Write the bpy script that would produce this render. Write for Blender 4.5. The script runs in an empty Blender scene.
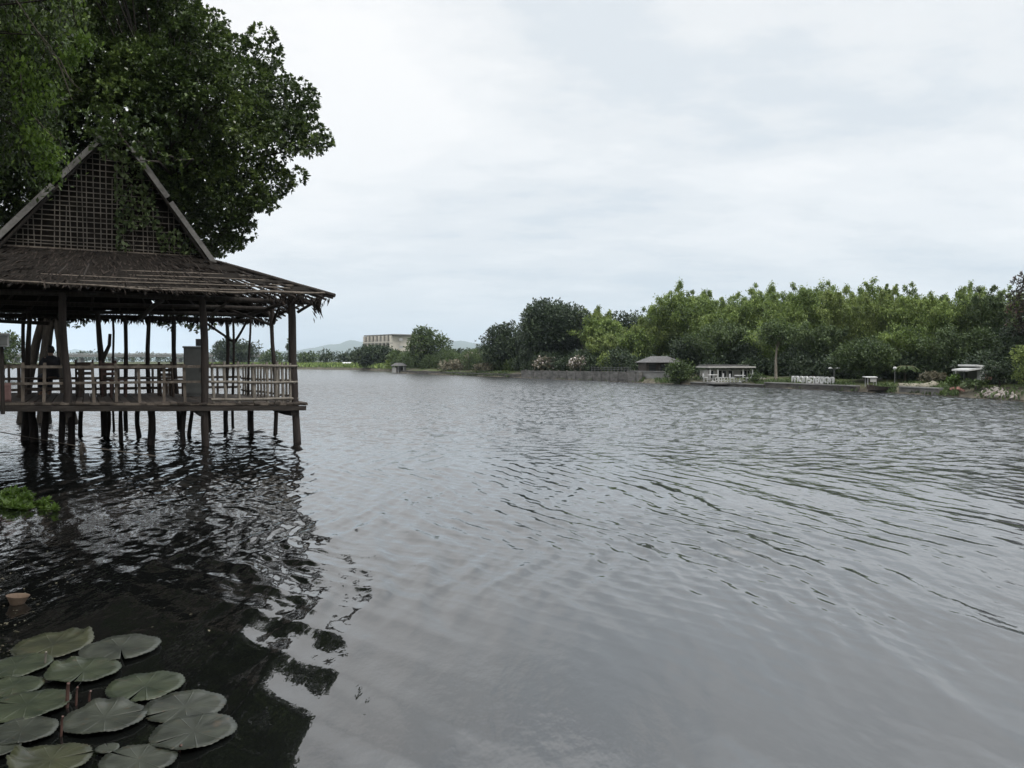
import bpy, bmesh, math, random
import numpy as np
from mathutils import Vector, Matrix

random.seed(7)
RNG = np.random.default_rng(11)
sc = bpy.context.scene
COL = sc.collection
PI = math.pi
rad = math.radians

# ------------------------------------------------------------------ camera
CAM_H = 2.0
FPX = 830.0
PITCH = math.atan(23.0 / FPX)
cam_d = bpy.data.cameras.new("camera")
cam = bpy.data.objects.new("camera", cam_d)
COL.objects.link(cam)
cam.location = (0, 0, CAM_H)
cam.rotation_euler = (PI / 2 - PITCH, 0, 0)
cam_d.sensor_width = 36.0
cam_d.lens = FPX * 36.0 / 1024.0
cam_d.clip_start = 0.05
cam_d.clip_end = 12000
sc.camera = cam
CP, SP = math.cos(PITCH), math.sin(PITCH)


def ray(px, py):
    x = (px - 512) / FPX
    y = (384 - py) / FPX
    return Vector((x, CP + y * SP, y * CP - SP))


def at(px, py, d):
    r = ray(px, py)
    return Vector((0, 0, CAM_H)) + r * (d / r.y)


def ground(px, py, z=0.0):
    r = ray(px, py)
    return Vector((0, 0, CAM_H)) + r * ((z - CAM_H) / r.z)


# ------------------------------------------------------------------ tagging and linking
def tag(o, label=None, cat=None, group=None, kind=None):
    if label: o["label"] = label
    if cat: o["category"] = cat
    if group: o["group"] = group
    if kind: o["kind"] = kind
    return o


def empty(name, loc, rz=0.0, label=None, cat=None, group=None):
    o = bpy.data.objects.new(name, None)
    COL.objects.link(o)
    o.location = loc
    o.rotation_euler = (0, 0, rz)
    o.empty_display_size = 0.2
    return tag(o, label, cat, group)


def link_mesh(name, me, mat=None, parent=None):
    o = bpy.data.objects.new(name, me)
    COL.objects.link(o)
    if mat: me.materials.append(mat)
    if parent is not None: o.parent = parent
    return o


def copy_tree(o, parent=None):
    c = o.copy()
    COL.objects.link(c)
    c.parent = parent
    for ch in list(o.children):
        copy_tree(ch, c)
    return c


class MB:
    """collects shapes of ONE part"""
    def __init__(s):
        s.v, s.f, s.sm = [], [], []

    def add(s, vs, fs, smooth=False):
        n = len(s.v)
        s.v += [tuple(p) for p in vs]
        for f in fs:
            s.f.append(tuple(i + n for i in f))
            s.sm.append(smooth)

    def box(s, c, size, rot=None, jitter=0.0):
        hx, hy, hz = size[0] / 2, size[1] / 2, size[2] / 2
        R = rot if rot is not None else Matrix.Identity(3)
        c = Vector(c)
        vs = []
        for x, y, z in ((-1,-1,-1),(1,-1,-1),(1,1,-1),(-1,1,-1),(-1,-1,1),(1,-1,1),(1,1,1),(-1,1,1)):
            p = Vector((x*hx, y*hy, z*hz))
            if jitter: p += Vector([random.uniform(-jitter, jitter) for _ in range(3)])
            vs.append(c + R @ p)
        s.add(vs, [(0,3,2,1),(4,5,6,7),(0,1,5,4),(1,2,6,5),(2,3,7,6),(3,0,4,7)])
        return s

    def bar(s, a, b, w, h, up=(0, 0, 1)):
        """rectangular bar from a to b, w across, h along up"""
        a, b = Vector(a), Vector(b)
        d = (b - a)
        L = d.length
        d.normalize()
        side = d.cross(Vector(up))
        if side.length < 1e-4: side = d.cross(Vector((1, 0, 0)))
        side.normalize()
        u = side.cross(d)
        R = Matrix((side, d, u)).transposed()
        return s.box((a + b) / 2, (w, L, h), R)

    def tube(s, pts, radii, n=8, wob=0.0, cap=True):
        pts = [Vector(p) for p in pts]
        if not hasattr(radii, "__len__"): radii = [radii] * len(pts)
        rings = []
        ref = None
        for i, p in enumerate(pts):
            d = (pts[min(i+1, len(pts)-1)] - pts[max(i-1, 0)])
            if d.length < 1e-9: d = Vector((0, 0, 1))
            d.normalize()
            if ref is None:
                ref = d.orthogonal().normalized()
            x = (ref - d * ref.dot(d))
            if x.length < 1e-5: x = d.orthogonal()
            x.normalize(); ref = x
            y = d.cross(x)
            ring = []
            for k in range(n):
                a = 2 * PI * k / n
                r = radii[i] * (1 + (random.uniform(-wob, wob) if wob else 0))
                ring.append(p + (x * math.cos(a) + y * math.sin(a)) * r)
            rings.append(ring)
        vs = [q for r in rings for q in r]
        fs = []
        for i in range(len(pts) - 1):
            for k in range(n):
                fs.append((i*n+k, i*n+(k+1) % n, (i+1)*n+(k+1) % n, (i+1)*n+k))
        s.add(vs, fs, True)
        if cap:
            s.add(rings[0], [tuple(reversed(range(n)))])
            s.add(rings[-1], [tuple(range(n))])
        return s

    def lathe(s, prof, c=(0, 0, 0), n=24):
        c = Vector(c)
        vs = []
        for r, z in prof:
            for k in range(n):
                a = 2 * PI * k / n
                vs.append(c + Vector((r * math.cos(a), r * math.sin(a), z)))
        fs = []
        for i in range(len(prof) - 1):
            for k in range(n):
                fs.append((i*n+k, i*n+(k+1) % n, (i+1)*n+(k+1) % n, (i+1)*n+k))
        s.add(vs, fs, True)
        return s

    def build(s, name, mat, parent=None):
        me = bpy.data.meshes.new(name)
        me.from_pydata(s.v, [], s.f)
        me.polygons.foreach_set("use_smooth", s.sm)
        me.update()
        return link_mesh(name, me, mat, parent)


def wobbly(a, b, r0, r1, n=7, amp=0.03, sides=9, rw=0.05, mb=None):
    """a crooked pole from a to b"""
    a, b = Vector(a), Vector(b)
    d = (b - a)
    px = d.orthogonal().normalized(); py = d.normalized().cross(px)
    pts, rs = [], []
    f1, f2 = random.uniform(0, 6), random.uniform(0, 6)
    for i in range(n):
        t = i / (n - 1)
        e = math.sin(t * PI) ** 0.5
        pts.append(a + d * t + px * amp * e * math.sin(f1 + t * 4) + py * amp * e * math.sin(f2 + t * 5))
        rs.append((r0 + (r1 - r0) * t) * random.uniform(1 - rw, 1 + rw))
    mb = mb or MB()
    mb.tube(pts, rs, sides, rw * 0.6)
    return mb


def unit(v):
    return v / np.maximum(np.linalg.norm(v, axis=-1, keepdims=True), 1e-9)


def leaf_mesh(name, C, A, N, L, W, mat, parent=None, fold=0.18, tipw=0.0):
    """every leaf is one folded rhombus of its own size and direction"""
    C = np.asarray(C, float); n = len(C)
    A = unit(np.asarray(A, float))
    B = unit(np.cross(np.asarray(N, float), A))
    N = np.cross(A, B)
    L = np.broadcast_to(np.asarray(L, float), (n,))[:, None]
    W = np.broadcast_to(np.asarray(W, float), (n,))[:, None]
    V = np.empty((n, 4, 3))
    V[:, 0] = C - A * L / 2
    V[:, 1] = C + B * W / 2 + N * W * fold
    V[:, 2] = C + A * L / 2 - N * L * 0.08
    V[:, 3] = C - B * W / 2 + N * W * fold
    me = bpy.data.meshes.new(name)
    me.vertices.add(n * 4)
    me.vertices.foreach_set("co", V.reshape(-1).astype(np.float32))
    me.loops.add(n * 4)
    me.loops.foreach_set("vertex_index", np.arange(n * 4, dtype=np.int32))
    me.polygons.add(n)
    me.polygons.foreach_set("loop_start", np.arange(0, n * 4, 4, dtype=np.int32))
    me.polygons.foreach_set("loop_total", np.full(n, 4, dtype=np.int32))
    me.update(calc_edges=True)
    return link_mesh(name, me, mat, parent)


def rdir(n, rng):
    return unit(rng.normal(size=(n, 3)))


# ------------------------------------------------------------------ materials
class NT:
    def __init__(s, name):
        s.m = bpy.data.materials.new(name)
        s.m.use_nodes = True
        s.t = s.m.node_tree
        s.t.nodes.clear()
        s.out = s.n("ShaderNodeOutputMaterial")

    def n(s, typ, **kw):
        nd = s.t.nodes.new(typ)
        for k, v in kw.items():
            if k.startswith("i_"):
                key = k[2:].replace("_", " ")
                nd.inputs[key].default_value = v
            else:
                setattr(nd, k, v)
        return nd

    def l(s, a, b):
        s.t.links.new(a, b)


def ramp(nt, fac, stops):
    r = nt.n("ShaderNodeValToRGB")
    e = r.color_ramp.elements
    while len(e) < len(stops): e.new(0.5)
    for el, (p, c) in zip(e, stops):
        el.position = p
        el.color = (*c, 1)
    nt.l(fac, r.inputs["Fac"])
    return r.outputs["Color"]


def mat_solid(name, c1, c2, rough=0.8, scale=4.0, stretch=(1, 1, 1), bump=0.3, detail=6, island=0.0, spec=0.3, dist=0.02):
    """two-tone noisy opaque surface"""
    nt = NT(name)
    tc = nt.n("ShaderNodeTexCoord")
    mp = nt.n("ShaderNodeMapping")
    mp.inputs["Scale"].default_value = stretch
    nt.l(tc.outputs["Object"], mp.inputs["Vector"])
    nz = nt.n("ShaderNodeTexNoise", i_Scale=scale, i_Detail=detail, i_Roughness=0.65)
    nt.l(mp.outputs["Vector"], nz.inputs["Vector"])
    fac = nz.outputs["Fac"]
    if island:
        g = nt.n("ShaderNodeNewGeometry")
        m = nt.n("ShaderNodeMath", operation="MULTIPLY_ADD")
        nt.l(g.outputs["Random Per Island"], m.inputs[0])
        m.inputs[1].default_value = island
        nt.l(fac, m.inputs[2])
        m2 = nt.n("ShaderNodeMath", operation="SUBTRACT")
        nt.l(m.outputs[0], m2.inputs[0]); m2.inputs[1].default_value = island / 2
        fac = m2.outputs[0]
    col = ramp(nt, fac, [(0.3, c1), (0.7, c2)])
    b = nt.n("ShaderNodeBsdfPrincipled", i_Roughness=rough)
    b.inputs["Specular IOR Level"].default_value = spec
    nt.l(col, b.inputs["Base Color"])
    if bump:
        nz2 = nt.n("ShaderNodeTexNoise", i_Scale=scale * 4, i_Detail=4)
        nt.l(mp.outputs["Vector"], nz2.inputs["Vector"])
        bp = nt.n("ShaderNodeBump", i_Strength=bump, i_Distance=dist)
        nt.l(nz2.outputs["Fac"], bp.inputs["Height"])
        nt.l(bp.outputs["Normal"], b.inputs["Normal"])
    nt.l(b.outputs["BSDF"], nt.out.inputs["Surface"])
    return nt.m


def mat_leaf(name, c1, c2, c3=None, scale=0.8, rough=0.5, trans=0.3, spec=0.35):
    """leaf: colour varies leaf by leaf and clump by clump, with light coming through"""
    nt = NT(name)
    g = nt.n("ShaderNodeNewGeometry")
    tc = nt.n("ShaderNodeTexCoord")
    nz = nt.n("ShaderNodeTexNoise", i_Scale=scale, i_Detail=2)
    nt.l(tc.outputs["Object"], nz.inputs["Vector"])
    m = nt.n("ShaderNodeMath", operation="MULTIPLY_ADD")
    nt.l(g.outputs["Random Per Island"], m.inputs[0])
    m.inputs[1].default_value = 0.5
    nt.l(nz.outputs["Fac"], m.inputs[2])
    m2 = nt.n("ShaderNodeMath", operation="SUBTRACT"); nt.l(m.outputs[0], m2.inputs[0]); m2.inputs[1].default_value = 0.25
    stops = [(0.25, c1), (0.6, c2)]
    if c3: stops.append((0.85, c3))
    col = ramp(nt, m2.outputs[0], stops)
    b = nt.n("ShaderNodeBsdfPrincipled", i_Roughness=rough)
    b.inputs["Specular IOR Level"].default_value = spec
    nt.l(col, b.inputs["Base Color"])
    tr = nt.n("ShaderNodeBsdfTranslucent")
    nt.l(col, tr.inputs["Color"])
    mx = nt.n("ShaderNodeMixShader")
    mx.inputs[0].default_value = trans
    nt.l(b.outputs["BSDF"], mx.inputs[1]); nt.l(tr.outputs["BSDF"], mx.inputs[2])
    nt.l(mx.outputs[0], nt.out.inputs["Surface"])
    return nt.m


M = {}
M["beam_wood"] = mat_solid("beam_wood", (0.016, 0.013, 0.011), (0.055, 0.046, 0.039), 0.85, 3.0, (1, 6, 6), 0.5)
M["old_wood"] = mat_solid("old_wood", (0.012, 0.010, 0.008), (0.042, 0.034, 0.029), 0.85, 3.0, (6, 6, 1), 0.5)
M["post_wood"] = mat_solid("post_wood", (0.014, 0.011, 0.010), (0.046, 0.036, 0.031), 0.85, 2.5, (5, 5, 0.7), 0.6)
M["deck_wood"] = mat_solid("deck_wood", (0.035, 0.028, 0.023), (0.11, 0.09, 0.075), 0.8, 2.0, (1, 8, 4), 0.4, island=0.5)
M["rail_wood"] = mat_solid("rail_wood", (0.055, 0.045, 0.036), (0.18, 0.15, 0.122), 0.8, 3.0, (3, 3, 1), 0.4)
M["pale_rail"] = mat_solid("pale_rail", (0.10, 0.088, 0.074), (0.29, 0.26, 0.22), 0.8, 4.0, (3, 3, 1), 0.4)
M["grey_board"] = mat_solid("grey_board", (0.055, 0.052, 0.048), (0.21, 0.20, 0.188), 0.85, 3.0, (1, 1, 1), 0.4)
M["bamboo_strip"] = mat_solid("bamboo_strip", (0.05, 0.043, 0.036), (0.165, 0.143, 0.12), 0.75, 5.0, (1, 1, 1), 0.2)
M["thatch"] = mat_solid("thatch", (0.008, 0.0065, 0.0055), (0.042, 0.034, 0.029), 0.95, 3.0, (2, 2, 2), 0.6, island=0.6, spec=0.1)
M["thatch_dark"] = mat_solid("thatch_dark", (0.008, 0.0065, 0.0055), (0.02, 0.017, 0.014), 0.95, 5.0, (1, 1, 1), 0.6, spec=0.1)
M["brown_seat"] = mat_solid("brown_seat", (0.035, 0.017, 0.013), (0.09, 0.045, 0.034), 0.6, 3.0, (1, 1, 5), 0.2)
M["dark_table"] = mat_solid("dark_table", (0.03, 0.022, 0.017), (0.09, 0.065, 0.05), 0.6, 3.0, (1, 5, 5), 0.2)
M["grey_metal"] = mat_solid("grey_metal", (0.075, 0.078, 0.074), (0.125, 0.128, 0.122), 0.55, 2.0, (1, 1, 1), 0.1)
M["pale_metal"] = mat_solid("pale_metal", (0.24, 0.24, 0.235), (0.36, 0.36, 0.35), 0.5, 2.0, (1, 1, 1), 0.1)
M["black_metal"] = mat_solid("black_metal", (0.012, 0.012, 0.013), (0.03, 0.03, 0.03), 0.5, 2.0, (1, 1, 1), 0.1)
M["bark"] = mat_solid("bark", (0.018, 0.015, 0.012), (0.060, 0.050, 0.040), 0.9, 2.0, (4, 4, 0.8), 0.8, dist=0.05)
M["pale_bark"] = mat_solid("pale_bark", (0.12, 0.10, 0.08), (0.30, 0.27, 0.22), 0.9, 2.0, (4, 4, 0.8), 0.5)
M["culm"] = mat_solid("culm", (0.10, 0.11, 0.05), (0.24, 0.23, 0.13), 0.6, 2.0, (2, 2, 0.6), 0.1)
M["leaf_near"] = mat_leaf("leaf_near", (0.024, 0.040, 0.011), (0.075, 0.115, 0.028), (0.17, 0.225, 0.060), 0.45, 0.34, 0.28, 0.5)
M["leaf_droop"] = mat_leaf("leaf_droop", (0.020, 0.034, 0.009), (0.060, 0.098, 0.020), (0.19, 0.27, 0.055), 0.5, 0.5, 0.35)
M["leaf_lighter"] = mat_leaf("leaf_lighter", (0.07, 0.125, 0.02), (0.15, 0.235, 0.04), (0.23, 0.33, 0.065), 1.2, 0.45, 0.4)
M["leaf_vine"] = mat_leaf("leaf_vine", (0.025, 0.042, 0.012), (0.06, 0.085, 0.025), None, 1.5, 0.55, 0.25)
M["leaf_dark"] = mat_leaf("leaf_dark", (0.022, 0.036, 0.018), (0.044, 0.068, 0.030), (0.070, 0.10, 0.042), 0.45, 0.5, 0.2)
M["leaf_mid"] = mat_leaf("leaf_mid", (0.040, 0.064, 0.022), (0.080, 0.118, 0.038), (0.12, 0.165, 0.056), 0.5, 0.5, 0.28)
M["leaf_bamboo"] = mat_leaf("leaf_bamboo", (0.066, 0.104, 0.026), (0.18, 0.25, 0.062), (0.31, 0.38, 0.11), 0.4, 0.5, 0.35)
M["leaf_light"] = mat_leaf("leaf_light", (0.095, 0.135, 0.036), (0.20, 0.255, 0.070), (0.30, 0.35, 0.115), 0.5, 0.5, 0.35)
M["leaf_bright"] = mat_leaf("leaf_bright", (0.05, 0.09, 0.015), (0.09, 0.155, 0.025), (0.13, 0.20, 0.045), 2.0, 0.4, 0.35)
M["leaf_dry"] = mat_leaf("leaf_dry", (0.10, 0.095, 0.06), (0.19, 0.17, 0.115), None, 0.8, 0.6, 0.2)
M["leaf_red"] = mat_leaf("leaf_red", (0.030, 0.032, 0.020), (0.055, 0.048, 0.032), (0.14, 0.05, 0.05), 0.5, 0.5, 0.25)
M["blossom"] = mat_leaf("blossom", (0.50, 0.42, 0.40), (0.75, 0.70, 0.66), None, 1.0, 0.5, 0.3)
M["white_paint"] = mat_solid("white_paint", (0.40, 0.40, 0.39), (0.60, 0.60, 0.585), 0.6, 1.5, (1, 1, 1), 0.1)
M["plaster"] = mat_solid("plaster", (0.30, 0.29, 0.275), (0.44, 0.425, 0.40), 0.8, 0.5, (1, 1, 0.4), 0.2)
M["pale_block"] = mat_solid("pale_block", (0.42, 0.39, 0.34), (0.54, 0.50, 0.44), 0.8, 0.15, (1, 1, 0.3), 0.0)
M["roof_grey"] = mat_solid("roof_grey", (0.055, 0.053, 0.053), (0.12, 0.117, 0.117), 0.75, 2.0, (4, 1, 1), 0.3)
M["dark_wall"] = mat_solid("dark_wall", (0.025, 0.02, 0.018), (0.06, 0.048, 0.04), 0.7, 2.0, (1, 1, 3), 0.2)
M["glass_dark"] = mat_solid("glass_dark", (0.015, 0.017, 0.018), (0.03, 0.032, 0.034), 0.15, 1.0, (1, 1, 1), 0.0, spec=0.5)
M["stone_wall"] = mat_solid("stone_wall", (0.045, 0.043, 0.040), (0.18, 0.172, 0.16), 0.9, 1.2, (1, 1, 2.5), 0.6, dist=0.05)
M["low_wall"] = mat_solid("low_wall", (0.03, 0.028, 0.025), (0.12, 0.112, 0.10), 0.9, 1.4, (1, 1, 2.5), 0.6, dist=0.05)
M["rubble"] = mat_solid("rubble", (0.10, 0.086, 0.076), (0.29, 0.26, 0.235), 0.9, 2.0, (1, 1, 1), 0.4, island=0.7)
M["soil_red"] = mat_solid("soil_red", (0.22, 0.11, 0.09), (0.36, 0.20, 0.16), 0.9, 2.0, (1, 1, 1), 0.4)
M["concrete"] = mat_solid("concrete", (0.11, 0.107, 0.10), (0.24, 0.235, 0.225), 0.85, 0.6, (1, 1, 2), 0.3)
M["rope"] = mat_solid("rope", (0.055, 0.046, 0.037), (0.15, 0.125, 0.10), 0.9, 8.0, (1, 1, 1), 0.5)
M["clay"] = mat_solid("clay", (0.10, 0.066, 0.045), (0.21, 0.15, 0.105), 0.7, 6.0, (1, 1, 1), 0.3)
M["stalk_red"] = mat_solid("stalk_red", (0.05, 0.026, 0.021), (0.12, 0.068, 0.055), 0.5, 9.0, (1, 1, 1), 0.1)
M["skin"] = mat_solid("skin", (0.20, 0.12, 0.085), (0.26, 0.16, 0.11), 0.55, 6.0, (1, 1, 1), 0.0)
M["shirt"] = mat_solid("shirt", (0.015, 0.015, 0.018), (0.035, 0.033, 0.038), 0.9, 6.0, (1, 1, 1), 0.2)
M["trousers"] = mat_solid("trousers", (0.02, 0.022, 0.03), (0.04, 0.042, 0.055), 0.9, 6.0, (1, 1, 1), 0.2)
M["hair"] = mat_solid("hair", (0.006, 0.005, 0.005), (0.015, 0.012, 0.01), 0.5, 12.0, (1, 1, 1), 0.3)
M["pink_cloth"] = mat_solid("pink_cloth", (0.12, 0.07, 0.065), (0.20, 0.12, 0.11), 0.9, 5.0, (1, 1, 1), 0.2)


def mat_bank():
    nt = NT("bank_soil")
    tc = nt.n("ShaderNodeTexCoord")
    g = nt.n("ShaderNodeNewGeometry")
    sep = nt.n("ShaderNodeSeparateXYZ"); nt.l(g.outputs["Position"], sep.inputs[0])
    n1 = nt.n("ShaderNodeTexNoise", i_Scale=0.25, i_Detail=6)
    n2 = nt.n("ShaderNodeTexNoise", i_Scale=2.2, i_Detail=8)
    nt.l(tc.outputs["Object"], n1.inputs["Vector"]); nt.l(tc.outputs["Object"], n2.inputs["Vector"])
    grass = ramp(nt, n2.outputs["Fac"], [(0.3, (0.03, 0.042, 0.014)), (0.7, (0.075, 0.095, 0.035))])
    dirt = ramp(nt, n2.outputs["Fac"], [(0.3, (0.05, 0.044, 0.034)), (0.7, (0.14, 0.125, 0.10))])
    f = ramp(nt, n1.outputs["Fac"], [(0.38, (0, 0, 0)), (0.52, (1, 1, 1))])
    hz = nt.n("ShaderNodeMapRange"); nt.l(sep.outputs["Z"], hz.inputs["Value"])
    hz.inputs["From Min"].default_value = 0.15; hz.inputs["From Max"].default_value = 0.6
    mm = nt.n("ShaderNodeMath", operation="MULTIPLY"); nt.l(f, mm.inputs[0]); nt.l(hz.outputs["Result"], mm.inputs[1])
    mx = nt.n("ShaderNodeMix", data_type="RGBA")
    nt.l(mm.outputs[0], mx.inputs["Factor"]); nt.l(dirt, mx.inputs["A"]); nt.l(grass, mx.inputs["B"])
    b = nt.n("ShaderNodeBsdfPrincipled", i_Roughness=0.95)
    b.inputs["Specular IOR Level"].default_value = 0.1
    nt.l(mx.outputs["Result"], b.inputs["Base Color"])
    bp = nt.n("ShaderNodeBump", i_Strength=0.6, i_Distance=0.1); nt.l(n2.outputs["Fac"], bp.inputs["Height"])
    nt.l(bp.outputs["Normal"], b.inputs["Normal"])
    nt.l(b.outputs["BSDF"], nt.out.inputs["Surface"])
    return nt.m


M["bank"] = mat_bank()
M["hill"] = mat_solid("hill", (0.035, 0.055, 0.03), (0.07, 0.09, 0.045), 0.95, 0.01, (1, 1, 1), 0.0)


def mat_water():
    nt = NT("river_water")
    tc = nt.n("ShaderNodeTexCoord")
    mp = nt.n("ShaderNodeMapping")
    mp.inputs["Rotation"].default_value = (0, 0, rad(-11))
    mp.inputs["Scale"].default_value = (1.0, 0.45, 1.0)
    nt.l(tc.outputs["Object"], mp.inputs["Vector"])
    n1 = nt.n("ShaderNodeTexNoise", i_Scale=9.0, i_Detail=3, i_Roughness=0.55)
    n2 = nt.n("ShaderNodeTexNoise", i_Scale=0.35, i_Detail=2)
    nt.l(mp.outputs["Vector"], n1.inputs["Vector"]); nt.l(tc.outputs["Object"], n2.inputs["Vector"])
    mr = nt.n("ShaderNodeMapRange"); nt.l(n2.outputs["Fac"], mr.inputs["Value"])
    mr.inputs["From Min"].default_value = 0.35; mr.inputs["From Max"].default_value = 0.7
    mr.inputs["To Min"].default_value = 0.15
    mm = nt.n("ShaderNodeMath", operation="MULTIPLY"); nt.l(n1.outputs["Fac"], mm.inputs[0]); nt.l(mr.outputs["Result"], mm.inputs[1])
    # short steep wavelets of the open river
    n3 = nt.n("ShaderNodeTexNoise", i_Scale=2.6, i_Detail=3, i_Roughness=0.6)
    nt.l(tc.outputs["Object"], n3.inputs["Vector"])
    l3 = nt.n("ShaderNodeVectorMath", operation="LENGTH"); nt.l(tc.outputs["Object"], l3.inputs[0])
    r3 = nt.n("ShaderNodeMapRange", interpolation_type="SMOOTHSTEP"); nt.l(l3.outputs["Value"], r3.inputs["Value"])
    r3.inputs["From Min"].default_value = 11.0; r3.inputs["From Max"].default_value = 36.0
    r3.inputs["To Max"].default_value = FAR_CHOP
    m3 = nt.n("ShaderNodeMath", operation="MULTIPLY"); nt.l(n3.outputs["Fac"], m3.inputs[0]); nt.l(r3.outputs["Result"], m3.inputs[1])
    m1 = nt.n("ShaderNodeMath", operation="MULTIPLY_ADD"); nt.l(mm.outputs[0], m1.inputs[0]); m1.inputs[1].default_value = WATER_BUMP; nt.l(m3.outputs[0], m1.inputs[2])
    bp = nt.n("ShaderNodeBump", i_Strength=1.0, i_Distance=1.0)
    nt.l(m1.outputs[0], bp.inputs["Height"])
    b = nt.n("ShaderNodeBsdfPrincipled", i_Roughness=0.03, i_IOR=2.0)
    # open stream's sky brightness put into the colour; left bank side kept dark
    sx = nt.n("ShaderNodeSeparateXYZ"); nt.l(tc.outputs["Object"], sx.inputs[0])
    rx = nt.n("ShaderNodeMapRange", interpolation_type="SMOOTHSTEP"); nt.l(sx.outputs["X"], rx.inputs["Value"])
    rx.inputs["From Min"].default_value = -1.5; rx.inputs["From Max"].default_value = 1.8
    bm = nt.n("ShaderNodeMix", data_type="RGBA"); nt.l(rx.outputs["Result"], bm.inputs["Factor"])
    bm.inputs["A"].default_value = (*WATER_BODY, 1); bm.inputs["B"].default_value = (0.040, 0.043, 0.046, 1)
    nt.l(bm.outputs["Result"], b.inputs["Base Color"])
    # wind-ruffled water beyond the sheltered bank: wavelets too small for the sheet
    ln = nt.n("ShaderNodeVectorMath", operation="LENGTH"); nt.l(tc.outputs["Object"], ln.inputs[0])
    rf = nt.n("ShaderNodeMapRange", interpolation_type="SMOOTHSTEP"); nt.l(ln.outputs["Value"], rf.inputs["Value"])
    rf.inputs["From Min"].default_value = 14.0; rf.inputs["From Max"].default_value = 80.0
    rf.inputs["To Min"].default_value = 0.03; rf.inputs["To Max"].default_value = 0.20
    nt.l(rf.outputs["Result"], b.inputs["Roughness"])
    nt.l(bp.outputs["Normal"], b.inputs["Normal"])
    nt.l(b.outputs["BSDF"], nt.out.inputs["Surface"])
    return nt.m


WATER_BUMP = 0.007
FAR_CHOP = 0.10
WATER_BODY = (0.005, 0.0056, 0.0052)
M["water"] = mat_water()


def mat_pad(name, c1, c2):
    nt = NT(name)
    tc = nt.n("ShaderNodeTexCoord")
    sep = nt.n("ShaderNodeSeparateXYZ"); nt.l(tc.outputs["Object"], sep.inputs[0])
    at2 = nt.n("ShaderNodeMath", operation="ARCTAN2"); nt.l(sep.outputs["Y"], at2.inputs[0]); nt.l(sep.outputs["X"], at2.inputs[1])
    ln = nt.n("ShaderNodeVectorMath", operation="LENGTH"); nt.l(tc.outputs["Object"], ln.inputs[0])
    mu = nt.n("ShaderNodeMath", operation="MULTIPLY"); nt.l(at2.outputs[0], mu.inputs[0]); mu.inputs[1].default_value = 11.0
    co = nt.n("ShaderNodeMath", operation="COSINE"); nt.l(mu.outputs[0], co.inputs[0])
    pw = nt.n("ShaderNodeMath", operation="SMOOTH_MAX"); nt.l(co.outputs[0], pw.inputs[0]); pw.inputs[1].default_value = 0.8; pw.inputs[2].default_value = 0.1
    vein = nt.n("ShaderNodeMapRange"); nt.l(pw.outputs[0], vein.inputs["Value"])
    vein.inputs["From Min"].default_value = 0.93; vein.inputs["From Max"].default_value = 1.0
    nz = nt.n("ShaderNodeTexNoise", i_Scale=7.0, i_Detail=6); nt.l(tc.outputs["Object"], nz.inputs["Vector"])
    col = ramp(nt, nz.outputs["Fac"], [(0.3, c1), (0.72, c2)])
    spot = nt.n("ShaderNodeTexNoise", i_Scale=26.0, i_Detail=2); nt.l(tc.outputs["Object"], spot.inputs["Vector"])
    sp2 = nt.n("ShaderNodeTexNoise", i_Scale=6.5, i_Detail=4, i_Roughness=0.7)
    oi = nt.n("ShaderNodeObjectInfo")
    vo = nt.n("ShaderNodeVectorMath", operation="ADD"); nt.l(tc.outputs["Object"], vo.inputs[0]); nt.l(oi.outputs["Location"], vo.inputs[1])
    nt.l(vo.outputs[0], sp2.inputs["Vector"]); nt.l(vo.outputs[0], nz.inputs["Vector"]); nt.l(vo.outputs[0], spot.inputs["Vector"])
    smx = nt.n("ShaderNodeMath", operation="MAXIMUM"); nt.l(spot.outputs["Fac"], smx.inputs[0])
    sm2 = nt.n("ShaderNodeMath", operation="ADD"); nt.l(sp2.outputs["Fac"], sm2.inputs[0]); sm2.inputs[1].default_value = 0.03
    nt.l(sm2.outputs[0], smx.inputs[1])
    sf = ramp(nt, smx.outputs[0], [(0.64, (0, 0, 0)), (0.76, (.8, .8, .8))])
    mx0 = nt.n("ShaderNodeMix", data_type="RGBA"); nt.l(sf, mx0.inputs["Factor"]); nt.l(col, mx0.inputs["A"])
    mx0.inputs["B"].default_value = (0.055, 0.04, 0.022, 1)
    mx = nt.n("ShaderNodeMix", data_type="RGBA")
    vm = nt.n("ShaderNodeMath", operation="MULTIPLY"); nt.l(vein.outputs["Result"], vm.inputs[0]); vm.inputs[1].default_value = 0.13
    nt.l(vm.outputs[0], mx.inputs["Factor"]); nt.l(mx0.outputs["Result"], mx.inputs["A"])
    mx.inputs["B"].default_value = (c2[0] * 1.7, c2[1] * 1.6, c2[2] * 1.5, 1)
    b = nt.n("ShaderNodeBsdfPrincipled", i_Roughness=0.40)
    b.inputs["Specular IOR Level"].default_value = 0.4
    nt.l(mx.outputs["Result"], b.inputs["Base Color"])
    bp = nt.n("ShaderNodeBump", i_Strength=0.35, i_Distance=0.008); nt.l(vein.outputs["Result"], bp.inputs["Height"])
    nt.l(bp.outputs["Normal"], b.inputs["Normal"])
    nt.l(b.outputs["BSDF"], nt.out.inputs["Surface"])
    return nt.m


M["pad_green"] = mat_pad("pad_green", (0.012, 0.019, 0.008), (0.046, 0.056, 0.030))
M["pad_grey"] = mat_pad("pad_grey", (0.014, 0.017, 0.012), (0.050, 0.056, 0.041))
M["pad_olive"] = mat_pad("pad_olive", (0.015, 0.018, 0.008), (0.052, 0.056, 0.026))

# ------------------------------------------------------------------ sky and sun
SUN_EL, SUN_AZ = 60.0, 125.0     # azimuth measured from +Y towards +X
w = bpy.data.worlds.new("World")
sc.world = w
w.use_nodes = True
wt = w.node_tree
wt.nodes.clear()


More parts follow.
